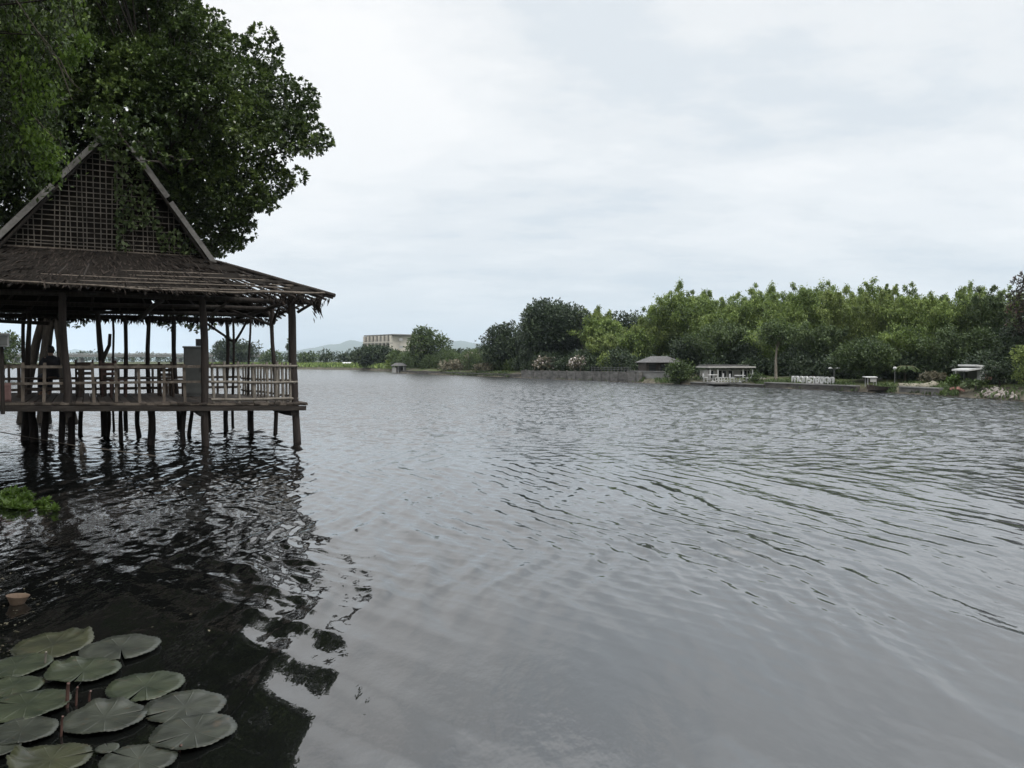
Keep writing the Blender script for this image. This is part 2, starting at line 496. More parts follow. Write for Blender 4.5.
def wn(typ, **kw):
    nd = wt.nodes.new(typ)
    for k, v in kw.items():
        if k.startswith("i_"): nd.inputs[k[2:].replace("_", " ")].default_value = v
        else: setattr(nd, k, v)
    return nd


sky = wn("ShaderNodeTexSky", sky_type="NISHITA", sun_disc=False, sun_elevation=rad(SUN_EL), sun_rotation=rad(SUN_AZ), air_density=1.0, dust_density=2.0, ozone_density=1.0)
tcw = wn("ShaderNodeTexCoord")
sepw = wn("ShaderNodeSeparateXYZ")
wt.links.new(tcw.outputs["Generated"], sepw.inputs[0])
zz = wn("ShaderNodeMath", operation="MAXIMUM"); wt.links.new(sepw.outputs["Z"], zz.inputs[0]); zz.inputs[1].default_value = 0.0
za = wn("ShaderNodeMath", operation="ADD"); wt.links.new(zz.outputs[0], za.inputs[0]); za.inputs[1].default_value = 0.16
dx = wn("ShaderNodeMath", operation="DIVIDE"); wt.links.new(sepw.outputs["X"], dx.inputs[0]); wt.links.new(za.outputs[0], dx.inputs[1])
dy = wn("ShaderNodeMath", operation="DIVIDE"); wt.links.new(sepw.outputs["Y"], dy.inputs[0]); wt.links.new(za.outputs[0], dy.inputs[1])
cv = wn("ShaderNodeCombineXYZ"); wt.links.new(dx.outputs[0], cv.inputs[0]); wt.links.new(dy.outputs[0], cv.inputs[1])
mpw = wn("ShaderNodeMapping"); mpw.inputs["Location"].default_value = (3.1, 1.7, 0.4); mpw.inputs["Scale"].default_value = (0.75, 1.0, 1)
wt.links.new(cv.outputs[0], mpw.inputs["Vector"])
c1 = wn("ShaderNodeTexNoise", i_Scale=0.75, i_Detail=7, i_Roughness=0.52, i_Distortion=0.25)
c2 = wn("ShaderNodeTexNoise", i_Scale=2.3, i_Detail=7, i_Roughness=0.6)
wt.links.new(mpw.outputs[0], c1.inputs["Vector"]); wt.links.new(mpw.outputs[0], c2.inputs["Vector"])


def wramp(fac, stops):
    r = wn("ShaderNodeValToRGB")
    r.color_ramp.interpolation = "EASE"
    e = r.color_ramp.elements
    while len(e) < len(stops): e.new(0.5)
    for el, (p, c) in zip(e, stops):
        el.position = p; el.color = (*c, 1)
    wt.links.new(fac, r.inputs["Fac"])
    return r.outputs["Color"]


# cloud deck: white where thick and lit, blue grey where thin; brighter overhead than at the horizon
mixn = wn("ShaderNodeMath", operation="MULTIPLY_ADD"); wt.links.new(c2.outputs["Fac"], mixn.inputs[0]); mixn.inputs[1].default_value = 0.5
msub = wn("ShaderNodeMath", operation="SUBTRACT"); wt.links.new(c1.outputs["Fac"], msub.inputs[0]); msub.inputs[1].default_value = 0.25
wt.links.new(msub.outputs[0], mixn.inputs[2])
cloud = wramp(mixn.outputs[0], [(0.34, (0.70, 0.745, 0.785)), (0.44, (0.80, 0.822, 0.84)), (0.52, (0.87, 0.88, 0.888)), (0.62, (0.935, 0.932, 0.930))])
elev = wramp(sepw.outputs["Z"], [(0.0, (0.82, 0.88, 0.925)), (0.15, (0.945, 0.963, 0.978)), (0.38, (1.0, 1.0, 1.0))])
elm = wn("ShaderNodeMapRange"); wt.links.new(sepw.outputs["Z"], elm.inputs["Value"])
elm.inputs["From Min"].default_value = 0.405; elm.inputs["From Max"].default_value = 0.60
elm.inputs["To Min"].default_value = 1.0; elm.inputs["To Max"].default_value = 2.4
mul1 = wn("ShaderNodeMix", data_type="RGBA", blend_type="MULTIPLY"); mul1.inputs["Factor"].default_value = 1.0
wt.links.new(cloud, mul1.inputs["A"]); wt.links.new(elev, mul1.inputs["B"])
sc1 = wn("ShaderNodeVectorMath", operation="SCALE"); wt.links.new(mul1.outputs["Result"], sc1.inputs[0]); wt.links.new(elm.outputs["Result"], sc1.inputs["Scale"])
SKY_STRENGTH = 0.10
HAZE = 1.5e-4
sc2 = wn("ShaderNodeVectorMath", operation="SCALE"); wt.links.new(sc1.outputs[0], sc2.inputs[0]); sc2.inputs["Scale"].default_value = 1.0 / SKY_STRENGTH
mixs = wn("ShaderNodeMix", data_type="RGBA"); mixs.inputs["Factor"].default_value = 0.97
wt.links.new(sky.outputs["Color"], mixs.inputs["A"]); wt.links.new(sc2.outputs[0], mixs.inputs["B"])
bg = wn("ShaderNodeBackground", i_Strength=SKY_STRENGTH)
wt.links.new(mixs.outputs["Result"], bg.inputs["Color"])
wo = wn("ShaderNodeOutputWorld")
wt.links.new(bg.outputs[0], wo.inputs["Surface"])

sd = bpy.data.lights.new("sun", "SUN")
sd.energy = 1.5
sd.angle = rad(16)
sd.color = (1.0, 0.96, 0.9)
so = bpy.data.objects.new("sun", sd)
COL.objects.link(so)
sdir = Vector((math.sin(rad(SUN_AZ)) * math.cos(rad(SUN_EL)), math.cos(rad(SUN_AZ)) * math.cos(rad(SUN_EL)), math.sin(rad(SUN_EL))))
so.rotation_euler = sdir.to_track_quat("Z", "Y").to_euler()
so.location = (0, 0, 60)

sc.view_settings.view_transform = "Standard"
sc.view_settings.look = "None"
sc.view_settings.gamma = 1
sc.view_settings.use_curve_mapping = False
sc.view_settings.exposure = 0.15
sc.render.engine = "CYCLES"
sc.cycles.use_denoising = True
sc.cycles.denoiser = "OPENIMAGEDENOISE"
sc.cycles.max_bounces = 6
sc.cycles.diffuse_bounces = 3
sc.cycles.glossy_bounces = 3
sc.cycles.transmission_bounces = 3
sc.cycles.caustics_reflective = False
sc.cycles.caustics_refractive = False

# ------------------------------------------------------------------ the river
def vnoise(x, y, seed=0):
    xi = np.floor(x).astype(np.int64); yi = np.floor(y).astype(np.int64)
    xf = x - xi; yf = y - yi
    u = xf * xf * (3 - 2 * xf); v = yf * yf * (3 - 2 * yf)

    def h(a, b):
        n = (a * 374761393 + b * 668265263 + seed * 974634777) & 0x7FFFFFFF
        n = ((n ^ (n >> 13)) * 1274126177) & 0x7FFFFFFF
        return ((n ^ (n >> 16)) & 0xFFFF) / 65535.0
    return (h(xi, yi) * (1 - u) + h(xi + 1, yi) * u) * (1 - v) + (h(xi, yi + 1) * (1 - u) + h(xi + 1, yi + 1) * u) * v


def sstep(a, b, x):
    t = np.clip((x - a) / (b - a), 0, 1)
    return t * t * (3 - 2 * t)


def water_height(x, y, dst, ast):
    """dst, ast: local mesh spacing away from and across the view; waves finer than it are left out"""
    rng = np.random.default_rng(5)
    d = np.hypot(x, y)
    wx = x + 0.55 * (vnoise(x * 0.45, y * 0.45, 1) - 0.5) + 1.2 * (vnoise(x * 0.13, y * 0.13, 4) - 0.5)
    wy = y + 0.55 * (vnoise(x * 0.45, y * 0.45, 2) - 0.5)
    m1 = 0.35 + 1.1 * sstep(0.35, 0.75, vnoise(x * 0.10 + 7, y * 0.07 + 3, 3))
    # breezy patch further out and to the right, sheltered water close in
    gust = sstep(4.6, 9.5, d + 0.35 * x) * (1 - 0.75 * sstep(15, 34, d))
    side = x / np.maximum(d, .1)
    gust = gust * (1 - .75 * sstep(-.25, -.48, side))
    patch = sstep(0.40, 0.70, vnoise(x * 0.16 + 20, y * 0.10 + 9, 6))
    lily = 1 - 0.93 * np.exp(-(((x + 2.75) / 1.05) ** 2 + ((y - 4.75) / 1.35) ** 2) ** 2)
    left = sstep(-1.5, -4.5, x)
    h = np.zeros_like(x)

    def comp(lam, ang, slope, mask, peak):
        k = 2 * PI / lam
        ph = rng.uniform(0, 6.28)
        th = k * (wx * math.cos(ang) + wy * math.sin(ang)) + ph
        a = slope * lam / (2 * PI)
        ra = np.arctan2(x, y)
        cell = np.sqrt((dst * (math.cos(ang) * np.sin(ra) + math.sin(ang) * np.cos(ra))) ** 2 + (ast * (math.cos(ang) * np.cos(ra) - math.sin(ang) * np.sin(ra))) ** 2)
        fade = sstep(1.0, 0.45, cell * 2.2 / lam)
        s = np.sin(th)
        if peak: s = (np.exp(peak * s) - np.exp(peak * -0.2)) / np.exp(peak) * 1.25
        return a * s * mask * fade

    base = rad(9)
    for i in range(9):     # swell left by boats, crests running away from the camera
        lam = math.exp(rng.uniform(math.log(0.75), math.log(2.2)))
        h += comp(lam, base + rng.normal(0, rad(8)), 0.022, m1 * (1 - .5 * sstep(-.40, -.52, side)), 0.8)
    for i in range(20):    # wind chop
        lam = math.exp(rng.uniform(math.log(0.17), math.log(0.52)))
        h += comp(lam, base + rng.normal(0, rad(17)), 0.052, (0.08 + 1.0 * gust * (0.30 + 0.70 * patch)) * (0.5 + 0.5 * m1), 1.5)
    for i in range(14):    # small ripples, all ways, among the posts and out in the breeze
        lam = math.exp(rng.uniform(math.log(0.13), math.log(0.32)))
        h += comp(lam, rng.uniform(0, 6.28), 0.030, 0.05 + 0.85 * left * sstep(6.5, 9.5, d) * (.12 + .88 * sstep(-.50, -.34, side)) + 0.40 * gust * patch, 0.6)
    for i in range(18):    # steady breeze on the open river
        lam = math.exp(rng.uniform(math.log(0.30), math.log(1.0)))
        h += comp(lam, rng.uniform(rad(25), rad(155)), 0.095, sstep(14, 25, d + .15 * x), 0.7)
    for i in range(6):     # round slow heave under the tree
        lam = math.exp(rng.uniform(math.log(0.40), math.log(0.95)))
        h += comp(lam, rad(22) + rng.normal(0, rad(16)), 0.085, sstep(0.5, -1.1, x) * (0.8 + 0.3 * m1) * (1 - .45 * sstep(7, 11, d)) * (1 - .8 * sstep(-.38, -.52, side)), 0.5)
    return h * lily


NA, ND = 1300, 900
ang = np.linspace(rad(-78), rad(78), NA)
# finer fan in the middle of the wedge
ang = ang * (0.62 + 0.38 * (np.abs(ang) / rad(78)) ** 1.5)
inv = np.linspace(1 / 1.0, 1 / 40.0, 260) if False else None
dep = [0.9]
while dep[-1] < 700:
    D = dep[-1]
    dep.append(D + (min(max(0.013, D * D / (FPX * CAM_H) * 0.62), 0.115 if D < 60 else 0.115 + (D - 60) * .004) if D < 260 else D * .05))
dep = np.array(dep)
ND = len(dep)
AA, DD = np.meshgrid(ang, dep)
WX = np.sin(AA) * DD; WY = np.cos(AA) * DD
dstep = np.gradient(dep)[:, None] * np.ones_like(AA)
astep = DD * np.gradient(ang)[None, :]
WZ = water_height(WX, WY, dstep, astep)
me = bpy.data.meshes.new("river_water")
nv = NA * ND
me.vertices.add(nv)
me.vertices.foreach_set("co", np.stack([WX, WY, WZ], -1).reshape(-1).astype(np.float32))
ii = np.arange(ND - 1)[:, None] * NA + np.arange(NA - 1)[None, :]
quads = np.stack([ii, ii + NA, ii + NA + 1, ii + 1], -1).reshape(-1, 4)[:, ::-1]
nq = len(quads)
me.loops.add(nq * 4)
me.loops.foreach_set("vertex_index", quads.reshape(-1).astype(np.int32))
me.polygons.add(nq)
me.polygons.foreach_set("loop_start", np.arange(0, nq * 4, 4, dtype=np.int32))
me.polygons.foreach_set("loop_total", np.full(nq, 4, dtype=np.int32))
me.polygons.foreach_set("use_smooth", np.ones(nq, dtype=bool))
me.update(calc_edges=True)
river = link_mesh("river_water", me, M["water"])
if me.polygons[0].normal.z < 0: me.flip_normals()
tag(river, "dark rippled river water reflecting a pale sky", None, None, "structure")

# ------------------------------------------------------------------ the far bank
WL = [(1180, 412), (1110, 407), (1024, 402), (960, 397.5), (900, 394), (840, 391.5), (780, 388.5), (700, 385.5), (640, 383), (580, 380.5), (520, 378),
      (480, 376.3), (440, 374.8), (400, 373.3), (388, 371.5), (350, 369.8), (300, 369.2), (200, 367.8), (100, 367), (0, 366.3), (-60, 366.0)]
WLx = np.array([p[0] for p in WL][::-1], float); WLy = np.array([p[1] for p in WL][::-1], float)


def wl_y(px):
    return float(np.interp(px, WLx, WLy))


def bank_d(px):
    return ground(px, wl_y(px)).y


def strip_ground(name, pts, dirs, prof, mat, noise=0.12):
    """ground sheet along a shoreline: prof is (distance inland, height)"""
    vs, fs = [], []
    n = len(prof)
    for i, (p, d) in enumerate(zip(pts, dirs)):
        for j, (o, z) in enumerate(prof):
            q = Vector((p[0], p[1], 0)) + Vector((d[0], d[1], 0)).normalized() * o
            zz = z + (random.uniform(-noise, noise) if 0 < j < n - 2 else 0)
            vs.append((q.x, q.y, zz))
    for i in range(len(pts) - 1):
        for j in range(n - 1):
            fs.append((i*n+j, (i+1)*n+j, (i+1)*n+j+1, i*n+j+1))
    m = MB(); m.add(vs, fs, True)
    return m.build(name, mat)


def densify(pts, dirs, k):
    P, D = [], []
    for i in range(len(pts) - 1):
        for s in range(k):
            t = s / k
            P.append(tuple(pts[i][c] * (1 - t) + pts[i+1][c] * t for c in range(2)))
            D.append(tuple(dirs[i][c] * (1 - t) + dirs[i+1][c] * t for c in range(2)))
    P.append(pts[-1]); D.append(dirs[-1])
    return P, D


fb = [(75, -20), (52, 8), (40, 20)] + [tuple(ground(px, py)[:2]) for px, py in WL]
nfb = len(fb)
fd = []
for i in range(nfb):
    t = i / (nfb - 1)
    fd.append((math.cos(rad(12 + 95 * t)), math.sin(rad(12 + 95 * t))))
P_, D_ = densify(fb, fd, 6)
P_ = [(p[0] + random.uniform(-.12, .12), p[1] + random.uniform(-.12, .12)) for p in P_]
far_bank = strip_ground("far_bank", P_, D_, [(-0.5, -0.5), (0.0, 0.04), (0.5, 0.34), (1.6, 0.55), (4, 0.75), (12, 0.9), (40, 1.1), (200, 1.4), (900, 1.6), (7000, 1.6)], M["bank"], 0.06)
tag(far_bank, "grassy far river bank running back to the horizon", None, None, "structure")

nb = [(60, -12), (14, -5), (4, -1.3), (0, -0.6), (-2.6, 0.6), (-4.6, 3.0), (-6.7, 6.5), (-8.8, 10.6), (-11.4, 14.2), (-14.8, 18.2), (-21, 27), (-36, 45), (-52, 66),
      (-50, 80), (-58, 95), (-86, 135), (-150, 235), (-240, 340), (-420, 520)]
nd_ = [(0, -1), (0, -1), (0, -1), (-.1, -1), (-.5, -.8), (-.8, -.5), (-.9, -.4), (-.9, -.3), (-.9, -.3), (-.95, -.2)] + [(-1, 0.05 * k) for k in range(9)]
P_, D_ = densify(nb, nd_, 6)
near_bank = strip_ground("near_bank", P_, D_, [(-0.6, -0.6), (0.0, 0.02), (0.35, 0.28), (1.2, 0.42), (4, 0.5), (15, 0.7), (80, 1.0), (6000, 1.2)], M["bank"], 0.05)
tag(near_bank, "shaded grassy near bank of the river", None, None, "structure")

# ------------------------------------------------------------------ hills far behind
HP = [(-300, 356), (-60, 355), (30, 353), (62, 351), (76, 348.5), (92, 351.5), (150, 354), (240, 353), (300, 350), (316, 347), (328, 344.5), (338, 344.5), (346, 341), (353, 338.8),
      (361, 341.5), (372, 343), (386, 346), (410, 347), (436, 344), (450, 341.2), (461, 340.6), (474, 342.5), (490, 345), (520, 348), (600, 351), (760, 353), (1100, 354)]
hx = np.array([p[0] for p in HP]); hy = np.array([p[1] for p in HP])
vs, fs = [], []
cols = np.linspace(-300, 1100, 281)
rows = [(0.80, 0.0), (0.86, 0.35), (0.93, 0.75), (1.0, 1.0), (1.08, 0.7), (1.2, 0.3), (1.35, 0.0)]
DH = 6500.0
for cx in cols:
    py = float(np.interp(cx, hx, hy)) + random.uniform(-.25, .25)
    top = at(cx, py, DH).z
    for k, hfac in rows:
        q = at(cx, 361, DH * k)
        vs.append((q.x, q.y, max(0, top) * hfac * random.uniform(0.96, 1.0) + 1.0))
n = len(rows)
for i in range(len(cols) - 1):
    for j in range(n - 1):
        fs.append((i*n+j, (i+1)*n+j, (i+1)*n+j+1, i*n+j+1))
m = MB(); m.add(vs, fs, True)
hills = m.build("hills", M["hill"])
tag(hills, "pale blue hills on the horizon", None, None, "structure")

# ------------------------------------------------------------------ the pavilion on stilts
P0 = ground(297, 443)
PANG = math.atan2(0.457, 0.889)
UX = Vector((-math.cos(PANG), -math.sin(PANG), 0))    # along the front, to the left
VX = Vector((-math.sin(PANG), math.cos(PANG), 0))     # to the back


def PW(u, v, z):
    return Vector((P0.x, P0.y, 0)) + UX * u + VX * v + Vector((0, 0, z))


def L(u, v, z):
    return Vector((-u, v, z))


def uv_at(px, v):
    """u of the point on the line v = const that shows at column px"""
    k = (px - 512) / FPX
    b = PW(0, v, 0)
    return (k * b.y - b.x) / (UX.x - k * UX.y)


pav = empty("pavilion", (P0.x, P0.y, 0), PANG, "weathered thatched wooden pavilion on stilts over the water", "pavilion")
EAVE, GB, RIDGE = 3.60, 4.60, 7.56
UE0, UE1, VE0, VE1 = -0.70, 8.75, -0.70, 6.30
UG0, UG1, VG0, VG1 = 1.90, 6.27, 1.77, 3.85
DECK = 1.0


def dk(u):
    """the old deck climbs a little towards its bank end"""
    return DECK + .024 * max(0, u)



def eave_z(u, v):
    z = EAVE - 0.25 * max(0, min(1, (v - 2) / 4.0))
    if v < 1: z -= 0.09 * math.sin(max(0, min(1, (u + .7) / 7)) * PI)
    return z


# posts: (column where it shows, v, radius at foot, radius at top, top z, lean in u)
posts = [(297, 0.0, .105, .090, 3.55, 0.13), (207, 0.0, .088, .076, 3.5, 0.10), (67, -0.06, .085, .072, 3.45, 0.07),
         (-60, 0.0, .12, .10, 3.5, 0.0),
         (274, 2.49, .090, .080, 3.5, 0.02), (247, 4.45, .055, .045, 3.3, -.12), (227, 5.6, .085, .075, 3.3, 0.0), (233, 5.3, .06, .05, 3.3, -.02),
         (208, 5.55, .085, .07, 3.3, 0.05), (178, 5.6, .105, .09, 3.3, 0.09), (149, 5.6, .105, .08, 3.3, -.02), (126, 5.6, .085, .08, 3.3, 0.0), (113.5, 5.9, .05, .045, 3.3, 0.0),
         (24.5, 5.6, .075, .07, 3.3, 0.0), (31, 4.6, .10, .085, 3.4, 0.02), (-40, 5.6, .1, .09, 3.3, 0.0)]
for px, v, r0, r1, zt, lean in posts:
    u = uv_at(px, v)
    a = L(u, v, dk(u) - .03 if px == 67 else -0.5); b = L(u + lean, v, zt)
    if v > 0: r0, r1 = r0 * .68, r1 * .68
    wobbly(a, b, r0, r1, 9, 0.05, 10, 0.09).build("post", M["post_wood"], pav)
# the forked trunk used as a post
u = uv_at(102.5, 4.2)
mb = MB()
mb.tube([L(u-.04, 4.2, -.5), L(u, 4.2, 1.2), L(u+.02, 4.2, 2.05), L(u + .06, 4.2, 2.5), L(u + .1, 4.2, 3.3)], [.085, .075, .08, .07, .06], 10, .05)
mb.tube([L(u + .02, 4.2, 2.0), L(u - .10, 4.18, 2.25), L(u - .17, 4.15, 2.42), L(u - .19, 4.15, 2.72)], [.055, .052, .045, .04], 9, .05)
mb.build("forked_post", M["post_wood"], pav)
# short piles that only carry the deck
for px, v, r in [(24, 3.4, .14), (33, 3.0, .13), (45, 2.6, .11), (60, 2.4, .10), (70, 2.3, .11), (107, 3.4, .07), (137, 3.2, .09), (150, 0.9, .12), (182, 0.7, .09), (190, 2.8, .07), (225, 3.6, .09),
                 (252, 2.9, .085), (120, 2.0, .07), (80, 4.5, .08)]:
    u = uv_at(px, v)
    wobbly(L(u, v, -.5), L(u + random.uniform(-.05, .05), v, DECK - .08), r * .75, r * .68, 6, .04, 9, .08).build("pile", M["post_wood"], pav)

# deck: planks across, joists and edge beams below
mb = MB()
u = -0.22
while u < 8.6:
    wdt = random.uniform(.13, .19)
    mb.box(L(u + wdt / 2, 2.8 + random.uniform(-.05, .05), dk(u) - .02 + random.uniform(-.008, .008)), (wdt - .014, 5.9, .035), None, .004)
    u += wdt
mb.build("deck_planks", M["deck_wood"], pav)
mb = MB()
mb.bar(L(-.24, -.10, dk(0) - .055), L(4.1, -.12, dk(4.1) - .045), .07, .05)
mb.bar(L(4.05, -.11, dk(4.1) - .04), L(8.7, -.10, dk(8.7) - .05), .07, .05)
mb.build("edge_plank", M["rail_wood"], pav)
mb = MB()
mb.bar(L(-.19, -.145, dk(0) - .145), L(3.2, -.15, dk(3.2) - .15), .06, .11)
mb.bar(L(3.16, -.155, dk(3.2) - .14), L(8.7, -.15, dk(8.7) - .14), .06, .12)
mb.build("edge_beam", M["beam_wood"], pav)
for v in (1.3, 2.6, 4.0, 5.5):
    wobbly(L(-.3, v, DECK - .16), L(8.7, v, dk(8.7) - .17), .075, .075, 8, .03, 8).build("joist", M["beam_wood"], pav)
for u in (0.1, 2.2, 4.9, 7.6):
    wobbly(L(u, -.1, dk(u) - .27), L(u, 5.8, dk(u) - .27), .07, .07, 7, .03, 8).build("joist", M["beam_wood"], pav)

# railings: front, right side, back
def rail_run(p, q, zs, mats, r=.03):
    for z, mt in zip(zs, mats):
        wobbly(Vector((p[0], p[1], z)), Vector((q[0], q[1], z + random.uniform(-.02, .02))), r, r, 8, .012, 7, .06).build("rail", M[mt], pav)


f0, f1 = L(-.02, -.02, 0), L(1.98, -.02, 0)
rail_run(f0, f1, (1.875, 1.49, 1.09), ("pale_rail", "pale_rail", "pale_rail"), .034)
f2 = L(4.95, -.02, 0); f3 = L(8.4, -.02, 0)
for p, q in ((f1, f2), (f2, f3)):
    for z, h in ((1.875, .06), (1.52, .055)):
        MB().bar(Vector((p.x, p.y, z)), Vector((q.x, q.y, z + random.uniform(-.02, .02))), .035, h).build("rail", M["rail_wood"], pav)
for px in (213, 225.5, 239, 254, 267.5, 276, 283, 290):
    u = uv_at(px, 0)
    wobbly(L(u, .0, DECK), L(u + random.uniform(-.03, .03), .02, 1.93 + random.uniform(-.02, .06)), .036, .033, 5, .012, 7).build("baluster", M["pale_rail"], pav)
for px in (-22, 0.5, 22.5, 44, 93, 116, 139, 164, 184.5):
    u = uv_at(px, 0)
    MB().box(L(u, .03, (dk(u) + 1.9) / 2), (.062, .05, .90), Matrix.Rotation(random.uniform(-.04, .04), 3, "Y")).build("baluster", M["rail_wood"], pav)
s0, s1, s2 = L(-.02, .1, 0), L(.06, 2.49, 0), L(.4, 5.5, 0)
rail_run(s0, s1, (1.88, 1.5, 1.12), ("pale_rail",) * 3)
rail_run(s1, s2, (1.88, 1.5, 1.12), ("pale_rail",) * 3)
for k in range(16):
    t = (k + .5) / 16
    p = s0.lerp(s2, t)
    wobbly(Vector((p.x, p.y, DECK)), Vector((p.x, p.y, 1.9 + random.uniform(-.02, .05))), .03, .028, 4, .012, 6).build("baluster", M["pale_rail"], pav)
b0, b1 = L(.4, 5.62, 0), L(8.4, 5.62, 0)
for z in (1.88, 1.52, 1.22):
    MB().bar(Vector((b0.x, b0.y, z)), Vector((b1.x, b1.y, z)), .04, .07).build("rail", M["rail_wood"], pav)
for k in range(18):
    p = b0.lerp(b1, (k + .5) / 18)
    MB().box((p.x, p.y + .05, 1.45), (.06, .05, .92)).build("baluster", M["rail_wood"], pav)

# top plates, tie beams, braces
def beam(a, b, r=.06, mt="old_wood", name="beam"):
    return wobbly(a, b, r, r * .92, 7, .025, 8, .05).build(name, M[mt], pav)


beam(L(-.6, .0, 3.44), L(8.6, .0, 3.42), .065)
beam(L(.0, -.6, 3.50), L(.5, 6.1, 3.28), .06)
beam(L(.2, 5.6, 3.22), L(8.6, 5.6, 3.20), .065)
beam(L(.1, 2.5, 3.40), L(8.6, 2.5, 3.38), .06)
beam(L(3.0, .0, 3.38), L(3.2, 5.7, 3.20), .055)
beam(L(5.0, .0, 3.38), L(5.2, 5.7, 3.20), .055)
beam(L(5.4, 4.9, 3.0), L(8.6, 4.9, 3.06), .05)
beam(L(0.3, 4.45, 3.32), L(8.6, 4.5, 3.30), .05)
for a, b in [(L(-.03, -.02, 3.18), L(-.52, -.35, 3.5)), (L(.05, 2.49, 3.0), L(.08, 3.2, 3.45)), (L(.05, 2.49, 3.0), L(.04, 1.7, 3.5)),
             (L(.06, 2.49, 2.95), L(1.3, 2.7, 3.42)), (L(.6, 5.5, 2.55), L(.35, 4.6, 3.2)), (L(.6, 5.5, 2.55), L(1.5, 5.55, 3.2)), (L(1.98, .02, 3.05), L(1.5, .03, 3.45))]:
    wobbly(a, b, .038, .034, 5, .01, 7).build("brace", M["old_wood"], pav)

# ---- skirt roof: rafters, battens, thatch
C_E = [(UE0, VE0), (UE1, VE0), (UE1, VE1), (UE0, VE1)]
C_G = [(UG0, VG0), (UG1, VG0), (UG1, VG1), (UG0, VG1)]


def skirt(side, s, t, lift=0.0):
    """side 0 front, 1 left, 2 back, 3 right; s along the eave 0..1, t up the slope 0..1"""
    e0, e1 = C_E[side], C_E[(side + 1) % 4]
    g0, g1 = C_G[side], C_G[(side + 1) % 4]
    eu = e0[0] + (e1[0] - e0[0]) * s; ev = e0[1] + (e1[1] - e0[1]) * s
    gu = g0[0] + (g1[0] - g0[0]) * s; gv = g0[1] + (g1[1] - g0[1]) * s
    ez = eave_z(eu, ev)
    return L(eu + (gu - eu) * t, ev + (gv - ev) * t, ez + (GB - ez) * t - 0.06 * math.sin(t * PI) + lift)


for c in range(4):
    a = skirt(c, 0, -.02, -.02); b = skirt(c, 0, 1, -.02)
    wobbly(a, b, .05, .045, 8, .02, 8).build("hip_rafter", M["old_wood"], pav)
for side, cnt in ((0, 15), (1, 8), (2, 12), (3, 12)):
    for k in range(cnt):
        s = (k + .5) / cnt
        wobbly(skirt(side, s, -.03, -.05), skirt(side, s, 1, -.05), .028, .026, 6, .015, 6).build("rafter", M["old_wood"], pav)
for side, cnt in ((0, 8), (3, 8)):
    for k in range(cnt):
        t = (k + .3) / cnt
        wobbly(skirt(side, 0.0, t, -.01), skirt(side, 1.0, t, -.01), .018, .018, 12, .02, 5).build("batten", M["rail_wood"], pav)
# the pale poles that hold the edge of the thatch down
mt = M["grey_board"]
for s0_, s1_, dz in ((0.02, .22, .03), (.21, .43, .025), (.42, .66, .03), (.64, .98, .05)):
    wobbly(skirt(0, s0_, .0, dz), skirt(0, s1_, .01, dz + random.uniform(-.02, .02)), .026, .022, 7, .015, 7).build("eave_pole", M["rail_wood"], pav)
wobbly(skirt(3, 0.02, .0, .02), skirt(3, .98, .0, .02), .026, .022, 8, .02, 7).build("eave_pole", M["rail_wood"], pav)


def thatch_sheet(side, rows, hole):
    Cc, A_, N_, Ls, Ws = [], [], [], [], []
    e0, e1 = C_E[side], C_E[(side + 1) % 4]
    for r in range(rows):
        t = (r + .2) / rows
        ln = math.dist(e0, e1) * (1 - t) + math.dist(C_G[side], C_G[(side + 1) % 4]) * t
        cnt = int(ln / .020)
        for k in range(cnt):
            s = min(.999, max(0.001, (k + random.random()) / cnt))
            tt = t + random.uniform(-.03, .03)
            p = skirt(side, s, tt, .03 + random.uniform(-.012, .03))
            if hole(p, s, tt): continue
            q_ = skirt(side, s, tt - .09, 0)
            if hole(q_, s, tt - .09): continue
            q = skirt(side, s, tt + .05, 0); q0 = skirt(side, s, tt, 0)
            a = (q0 - q).normalized()
            a = (a + Vector((random.gauss(0, .22), random.gauss(0, .22), random.gauss(0, .08)))).normalized()
            if random.random() < .05: a = (a + Vector((0, 0, -random.uniform(.1, .7)))).normalized()
            Cc.append(p); A_.append(a); N_.append((random.gauss(0, .2), random.gauss(0, .2), 1))
            Ls.append(random.uniform(.22, .48)); Ws.append(random.uniform(.02, .055))
    return leaf_mesh("thatch_leaves", Cc, A_, N_, Ls, Ws, M["thatch"], pav, .12)


def n1(x, y, sd):
    return float(vnoise(np.array([x]), np.array([y]), sd)[0])


def hole_front(p, s, t):
    u, v = -p.x, p.y
    k = max(0, min(1, (2.3 - u) / 1.1)) * (1.0 - .30 * t)
    return n1(u * 1.3, v * 6.5, 31) < k * .74 or n1(p.x * 2.1, v * 7.5, 33) < .10


def hole_right(p, s, t):
    v = p.y
    k = max(0, min(1, (5.0 - v) / 2.5)) * .80 + .14
    return n1(v * 1.3, t * 9, 37) < k


thatch_sheet(0, 9, hole_front)
thatch_sheet(3, 9, hole_right)
thatch_sheet(1, 7, lambda p, s, t: False)
thatch_sheet(2, 7, lambda p, s, t: n1(p.x * 2.5, t * 4, 41) < .13)


# underlayer of matted thatch (leaves gaps where the roof is torn)
def under(side, hole, ns, nt_):
    mb = MB()
    for i in range(ns):
        for j in range(nt_):
            s0_, s1_ = i / ns, (i + 1) / ns
            t0, t1 = j / nt_, (j + 1) / nt_
            pc = skirt(side, (s0_ + s1_) / 2, (t0 + t1) / 2)
            if hole(pc, (s0_ + s1_) / 2, (t0 + t1) / 2): continue
            q = [skirt(side, a, b, .012) for a, b in ((s0_, t0), (s1_, t0), (s1_, t1), (s0_, t1))]
            q2 = [x + Vector((0, 0, .03)) for x in q]
            mb.add(q + q2, [(3, 2, 1, 0), (4, 5, 6, 7), (0, 1, 5, 4), (1, 2, 6, 5), (2, 3, 7, 6), (3, 0, 4, 7)])
    mb.build("thatch_mat", M["thatch_dark"], pav)


